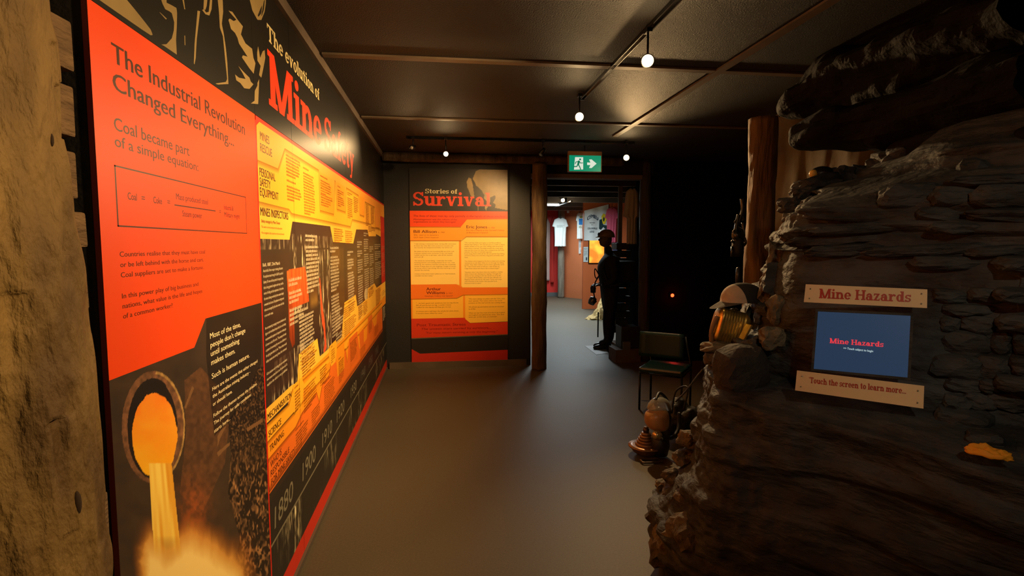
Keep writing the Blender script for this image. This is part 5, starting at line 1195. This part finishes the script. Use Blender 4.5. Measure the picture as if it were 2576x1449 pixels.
# signs and screen on the desk
def quad_plane(TL, TR, BL, BR, zdl, zdr, tiltback=0.0):
    pass
hvec = np.array([.737, -.676, 0])
tb = R(9)
vvec = np.array([.676*math.sin(tb), .737*math.sin(tb), math.cos(tb)]); nvec = np.cross(hvec, vvec); nvec = nvec if nvec[1] < 0 else -nvec
FP = Plane(tuple(PD(2180, 860, 2.03)), hvec, vvec, nvec)
CRM = mat('sign_cream', lin(228, 206, 165), .5, noise_s=5, noise_amt=.08); SRED = ink(176, 52, 32)
def sign(name, pts, words, tl_, tr_, label, hpx):
    P4 = [FP.uv(*p) for p in pts]; e = empty(name, FP.p(*P4[0], 0), label, 'sign')
    n = len(P4); raw('board', [FP.p(a, b, .0) for a, b in P4]+[FP.p(a, b, -.012) for a, b in P4], [(0, 1, 2, 3), (7, 6, 5, 4), (0, 4, 5, 1), (1, 5, 6, 2), (2, 6, 7, 3), (3, 7, 4, 0)], CRM, e)
    a = FP.uv(*tl_); b = FP.uv(*tr_); u = np.array([b[0]-a[0], b[1]-a[1]]); L = np.linalg.norm(u); u /= L
    t = Batch(); slab(t, words, 0, 0, hpx/FPX*2.05, L); t.v = [(a[0]+x*u[0]-y*u[1], a[1]+x*u[1]+y*u[0], w_) for x, y, w_ in t.v]; t.build('lettering', FP, SRED, e, .0012)
    cx_ = np.mean([p[0] for p in P4]); cy_ = np.mean([p[1] for p in P4])
    (ax_, ay_), (bx_, by_), (cx2, cy2), (dx_, dy_) = P4
    for fu in (.045, .955):
        for fv in (.25, .78):
            top = (ax_+(bx_-ax_)*fu, ay_+(by_-ay_)*fu); bot = (dx_+(cx2-dx_)*fu, dy_+(cy2-dy_)*fu)
            uu, vv2 = top[0]+(bot[0]-top[0])*fv, top[1]+(bot[1]-top[1])*fv
            bm = bmesh.new(); bmesh.ops.create_uvsphere(bm, u_segments=10, v_segments=6, radius=.0032); bmesh.ops.transform(bm, matrix=Matrix.Translation(FP.p(uu, vv2, .0005)), verts=bm.verts); obj('screw', bm, CHROME, e, True)
sign('title_sign', [(2027, 715), (2333, 728), (2332, 775), (2022, 760)], 'Mine Hazards', (2060, 750), (2291, 760), 'cream sign lettered Mine Hazards above the blue screen', 25)
sign('instruction_sign', [(2005, 932), (2325, 971), (2323, 1028), (2000, 982)], '"Touch the screen to learn more...', (2034, 963), (2280, 991), 'cream sign lettered Touch the screen to learn more under the blue screen', 15)
sc = empty('touch_screen', FP.p(0, 0, 0), 'blue touch screen lettered Mine Hazards set into the rock', 'screen')
P4 = [FP.uv(*p) for p in [(2057, 783), (2291, 794), (2283, 950), (2046, 928)]]
raw('display', [FP.p(a, b, -.012) for a, b in P4]+[FP.p(a, b, -.03) for a, b in P4], [(0, 1, 2, 3), (7, 6, 5, 4), (0, 4, 5, 1), (1, 5, 6, 2), (2, 6, 7, 3), (3, 7, 4, 0)], mat('screen_blue', (.01, .02, .05), .3, emit=.5, ecol=lin(40, 60, 86)), sc)
cxx = np.mean(np.array(P4), 0)
bz = Batch(); P5 = [(cxx[0]+(a-cxx[0])*1.06, cxx[1]+(b-cxx[1])*1.08) for a, b in P4]
for k in range(4): bz.poly([P4[k], P4[(k+1) % 4], P5[(k+1) % 4], P5[k]])
bz.build('bezel', FP, ROCK, sc, -.010)
t = Batch()
def tonscreen(fn, s, p0, p1, hpx, **k):
    a = FP.uv(*p0); b = FP.uv(*p1); u = np.array([b[0]-a[0], b[1]-a[1]]); L = np.linalg.norm(u); u /= L; t = Batch(); fn(t, s, 0, 0, hpx/FPX*2.05, L, **k)
    t.v = [(a[0]+x*u[0]-y*u[1], a[1]+x*u[1]+y*u[0], w_) for x, y, w_ in t.v]; return t
tonscreen(slab, 'Mine Hazards', (2086, 863), (2222, 873), 13).build('screen_title', FP, mat('screen_red', (.8, .1, .1), .4, emit=.5, ecol=lin(222, 52, 72)), sc, -.011)
tonscreen(text, '>> Touch subject to begin', (2121, 878), (2196, 886), 5.5, bold=.015).build('screen_prompt', FP, mat('screen_white', (.8, .9, .9), .4, emit=.5, ecol=lin(180, 220, 230)), sc, -.011)

# things resting on the rock edge
cc = Vector(PD(1838, 822, 2.88)); can = empty('ribbed_canister', cc, 'ribbed brass self-rescuer canister on the rock edge under the cap', 'canister')
Mx = (Euler((0, R(14), R(-8))).to_matrix() @ Euler((0, R(90), 0)).to_matrix())
prof = [(.001, -.085), (.070, -.085), (.086, -.075)]
for k in range(8): prof += [(.088, -.068+k*.014), (.083, -.062+k*.014), (.089, -.056+k*.014)]
prof += [(.086, .055), (.070, .075), (.04, .08), (.001, .08)]
bm = bmesh.new(); lathe(bm, prof, (0, 0, 0), 40)
for v in bm.verts:
    r_ = math.hypot(v.co.x, v.co.y); a_ = math.atan2(v.co.y, v.co.x); k = (abs(math.cos(a_))**4+abs(math.sin(a_))**4)**(-.25); v.co.x *= k*1.0; v.co.y *= k*.72
    v.co = Mx @ v.co + cc
bmesh.ops.remove_doubles(bm, verts=bm.verts, dist=1e-5); obj('body', bm, BRASS, can, True)
tubeo('catch', [cc+Vector((-.03, -.01, .088)), cc+Vector((-.0, -.02, .10)), cc+Vector((.03, -.01, .088))], .006, CHROME, can, 8)
tubeo('strap', [cc+Vector((-.085, -.02, .06)), cc+Vector((-.11, -.01, -.02)), cc+Vector((-.10, .0, -.10))], .012, mat('strap_leather', (.22, .12, .05), .5), can, 8)
q = Vector(PD(1874, 838, 2.78)); o = boxo('brass_plate', q, (.012, .05, .10), BRASS, None, Euler((0, R(28), 0)), .003); tag(o, 'narrow brass plate leaning on the rock right of the canister', 'plate')
cp = Vector(PD(1868, 742, 2.90)); cap = empty('baseball_cap', cp, 'white-fronted cap with black back resting on the gear by the log post', 'cap')
for nm, m_, lo in (('front_panel', mat('cap_white', (.42, .34, .25), .8), 1), ('back_panel', mat('cap_black', (.012, .011, .01), .8), 0)):
    bm = bmesh.new(); bmesh.ops.create_uvsphere(bm, u_segments=36, v_segments=20, radius=1)
    bmesh.ops.bisect_plane(bm, geom=bm.verts[:]+bm.edges[:]+bm.faces[:], plane_co=(0, 0, 0), plane_no=(0, 0, -1), clear_outer=True)
    bmesh.ops.bisect_plane(bm, geom=bm.verts[:]+bm.edges[:]+bm.faces[:], plane_co=(-.22, 0, 0), plane_no=(1 if lo else -1, 0, .25*(1 if lo else -1)), clear_outer=True)
    for v in bm.verts: v.co = Vector((v.co.x*.115, v.co.y*.095, (abs(v.co.z)**.8)*.100-.035))+cp
    obj(nm, bm, m_, cap, True)
bm = bmesh.new(); N = 16; A = []; B = []
for k in range(N+1):
    a_ = R(110+140*k/N); x, y = math.cos(a_), math.sin(a_)
    A.append(bm.verts.new(cp+Vector((x*.112, y*.093, -.033)))); B.append(bm.verts.new(cp+Vector((x*.116-.062*math.sin(PI*k/N)**.6, y*.078, -.040-.030*math.sin(PI*k/N)))))
for k in range(N): bm.faces.new((A[k], A[k+1], B[k+1], B[k]))
g = bmesh.ops.solidify(bm, geom=bm.faces[:], thickness=.005); obj('peak', bm, mat('cap_peak', (.16, .13, .10), .7), cap, True)
tubeo('dark_gear', [Vector(PD(1895, 775, 2.95)), Vector(PD(1885, 800, 2.95)), Vector(PD(1892, 820, 2.95))], .03, mat('black_rubber'), cap, 10)
# log post right with hung shackles
p0 = PD(1905, 760, 4.35)
bm = bmesh.new(); logm(bm, (p0[0], p0[1], 0), (p0[0], p0[1], 2.62), .112, .10, seg=36, rings=90, amp=.009, seed=31)
post = obj('log_post', bm, mat('log_red', (.20, .115, .045), .75, noise_s=7, c2=(.08, .04, .02), bump=.9, bump_s=18, stretch=(2, 2, .4)), None, True); tag(post, 'reddish log post behind the rock counter with iron tackle hanging on it', 'post')
tk = empty('iron_tackle', PD(1860, 600, 4.15), 'dark iron chain tackle with rings hanging on the left of the reddish log post', 'tackle')
IRON = mat('oiled_iron', (.08, .07, .055), .28, .9)
TK = [[(1866, 500), (1868, 530), (1858, 560)], [(1858, 540), (1853, 565), (1850, 590), (1852, 612)], [(1868, 560), (1872, 590), (1866, 610)], [(1845, 585), (1848, 600), (1862, 602), (1868, 585), (1856, 575), (1845, 585)], [(1842, 620), (1841, 645)], [(1862, 615), (1864, 642)], [(1840, 605), (1850, 612), (1866, 612)], [(1868, 590), (1876, 610), (1866, 622)], [(1848, 560), (1862, 545), (1870, 555)]]
for k, pts in enumerate(TK): tubeo('hook' if k > 3 else 'chain_link', [Vector(PD(x, y, 4.12)) for x, y in pts], .014 if k in (0, 1, 3) else .010, IRON, tk, 8)
hd_ = latheo('pulley', [(.001, -.02), (.04, -.02), (.03, 0), (.04, .02), (.001, .02)], PD(1856, 592, 4.12), IRON, tk, 18, Euler((R(90), 0, 0)).to_matrix())
latheo('roller', [(.001, -.07), (.04, -.07), (.045, 0), (.04, .07), (.001, .07)], PD(1856, 622, 4.14), mat('pack_black'), tk, 16)
o = latheo('grip_handle', [(.001, -.07), (.014, -.068), (.017, 0), (.014, .06), (.001, .07)], PD(1856, 695, 4.1), mat('grip_black', (.02, .02, .02), .35), None, 14); tag(o, 'ribbed black grip standing above the cap against the log post', 'handle')
q = Vector(PD(2068, 438, 2.98)); hm2 = empty('miner_helmet', q, 'small black helmet with yellow front lamp on top of the rock rim', 'helmet')
bm = bmesh.new(); bmesh.ops.create_uvsphere(bm, u_segments=24, v_segments=16, radius=1); bmesh.ops.bisect_plane(bm, geom=bm.verts[:]+bm.edges[:]+bm.faces[:], plane_co=(0, 0, -.2), plane_no=(0, 0, -1), clear_outer=True)
for v in bm.verts: v.co = Vector((v.co.x*.065, v.co.y*.055, v.co.z*.042))+q
obj('shell', bm, mat('helmet_black', (.015, .013, .011), .35), hm2, True)
bm = bmesh.new(); bmesh.ops.create_uvsphere(bm, u_segments=16, v_segments=10, radius=.022); bmesh.ops.transform(bm, matrix=Matrix.Translation(q+Vector((-.058, -.01, .0))), verts=bm.verts); obj('lamp', bm, mat('lamp_yellow', (.75, .48, .10), .3), hm2, True)
# yellow cloth/lamp on the ledge at right
q = Vector(PD(2483, 1140, 1.66)); bm = bmesh.new(); bmesh.ops.create_icosphere(bm, subdivisions=4, radius=1)
for v in bm.verts:
    p = v.co; n = fb((p.x*2.2+7, p.y*2.2, p.z*2), 4); v.co = Matrix.Rotation(math.atan2(-.676, .737)-.2, 3, 'Z') @ Vector((p.x*.052*(1+.3*n), p.y*.03, max(-.3, p.z)*.017*(1+n)))+q
tag(obj('yellow_cloth', bm, mat('yellow_cloth', lin(226, 150, 30), .7), None, True), 'crumpled yellow cloth tucked on the ledge at the right edge', 'cloth')

# overhanging rock and cave wall
ov = empty('rock_overhang', (2.6, 2.6, 2.3), 'dark overhanging rock mass above the rock counter', 'rock wall')
ROCKO = mat('rock_overhead', (.011, .010, .009), .8, noise_s=4, c2=(.006, .0055, .005), bump=1, bump_s=14, stretch=(1, 1, 2.2), spec=.1)  # darker copy of rock: the overhang's shade is put into its colour
def lump(pts, rad, seed, m=ROCKO, nm='rock_lump', fl=.6):
    P = np.array([PD(*p) for p in pts]); bm = bmesh.new(); N, S = 70, 36; rings = []
    for i_ in range(N+1):
        f = i_/N*(len(P)-1); c = cr_interp(P, f); t_ = Vector(cr_interp(P, min(f+.05, len(P)-1))-cr_interp(P, max(f-.05, 0))).normalized()
        a_ = t_.cross(Vector((0, 0, 1))).normalized(); b_ = a_.cross(t_).normalized(); r_ = float(np.interp(f, range(len(rad)), rad))
        r_ *= min(1, math.sqrt(max(0.0, i_/N*8))) if i_/N < .125 else 1
        ring = []
        for k in range(S):
            an = k*2*PI/S; d = a_*math.cos(an)+b_*math.sin(an)*fl
            p = Vector(c)+d*r_
            n = fb((p.x*1.6+seed, p.y*1.6, p.z*3.5), 4)*.34*r_+noise.noise(Vector((p.x*3, p.y*3, p.z*16)))*.03
            ring.append(bm.verts.new(p+d.normalized()*n))
        rings.append(ring)
    for A, B in zip(rings, rings[1:]):
        for k in range(S): bm.faces.new((A[k], A[(k+1) % S], B[(k+1) % S], B[k]))
    bm.faces.new(rings[0]); bm.faces.new(rings[-1][::-1]); return obj(nm, bm, m, ov, False)
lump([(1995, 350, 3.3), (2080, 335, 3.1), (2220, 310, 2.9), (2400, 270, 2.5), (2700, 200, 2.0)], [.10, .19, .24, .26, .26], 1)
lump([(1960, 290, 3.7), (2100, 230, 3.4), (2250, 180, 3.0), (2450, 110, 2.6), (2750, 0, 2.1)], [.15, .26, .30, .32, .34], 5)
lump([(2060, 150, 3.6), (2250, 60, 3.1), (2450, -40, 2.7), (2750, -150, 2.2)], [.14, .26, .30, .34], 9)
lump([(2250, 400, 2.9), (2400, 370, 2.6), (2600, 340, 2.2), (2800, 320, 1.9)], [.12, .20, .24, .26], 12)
bm = bmesh.new(); cols_ = [(1895, 5.4), (1990, 4.9), (2100, 4.4), (2300, 3.9), (2600, 3.2), (3100, 2.4)]
Pc = np.array([PZ(p, d, 0) for p, d in cols_]); rows = []
for i_ in range(121):
    b_ = cr_interp(Pc, i_/120*(len(Pc)-1)); r_ = []
    for k in range(61):
        z = k/60*2.8; p = Vector((b_[0], b_[1], z)); n = fb((p.x*1.8, p.y*1.8, z*.6), 4)*.16+abs(noise.noise(Vector((p.x*3.5, p.y*3.5, z*.8))))*.08
        r_.append(bm.verts.new(p+Vector((-.7, -.7, 0))*n))
    rows.append(r_)
for A, B in zip(rows, rows[1:]):
    for k in range(60): bm.faces.new((A[k], B[k], B[k+1], A[k+1]))
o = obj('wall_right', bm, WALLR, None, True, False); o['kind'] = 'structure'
slabo('wall_right_back', 6.4, 6.5, 3, 7.4, 0, 2.8, VOID)
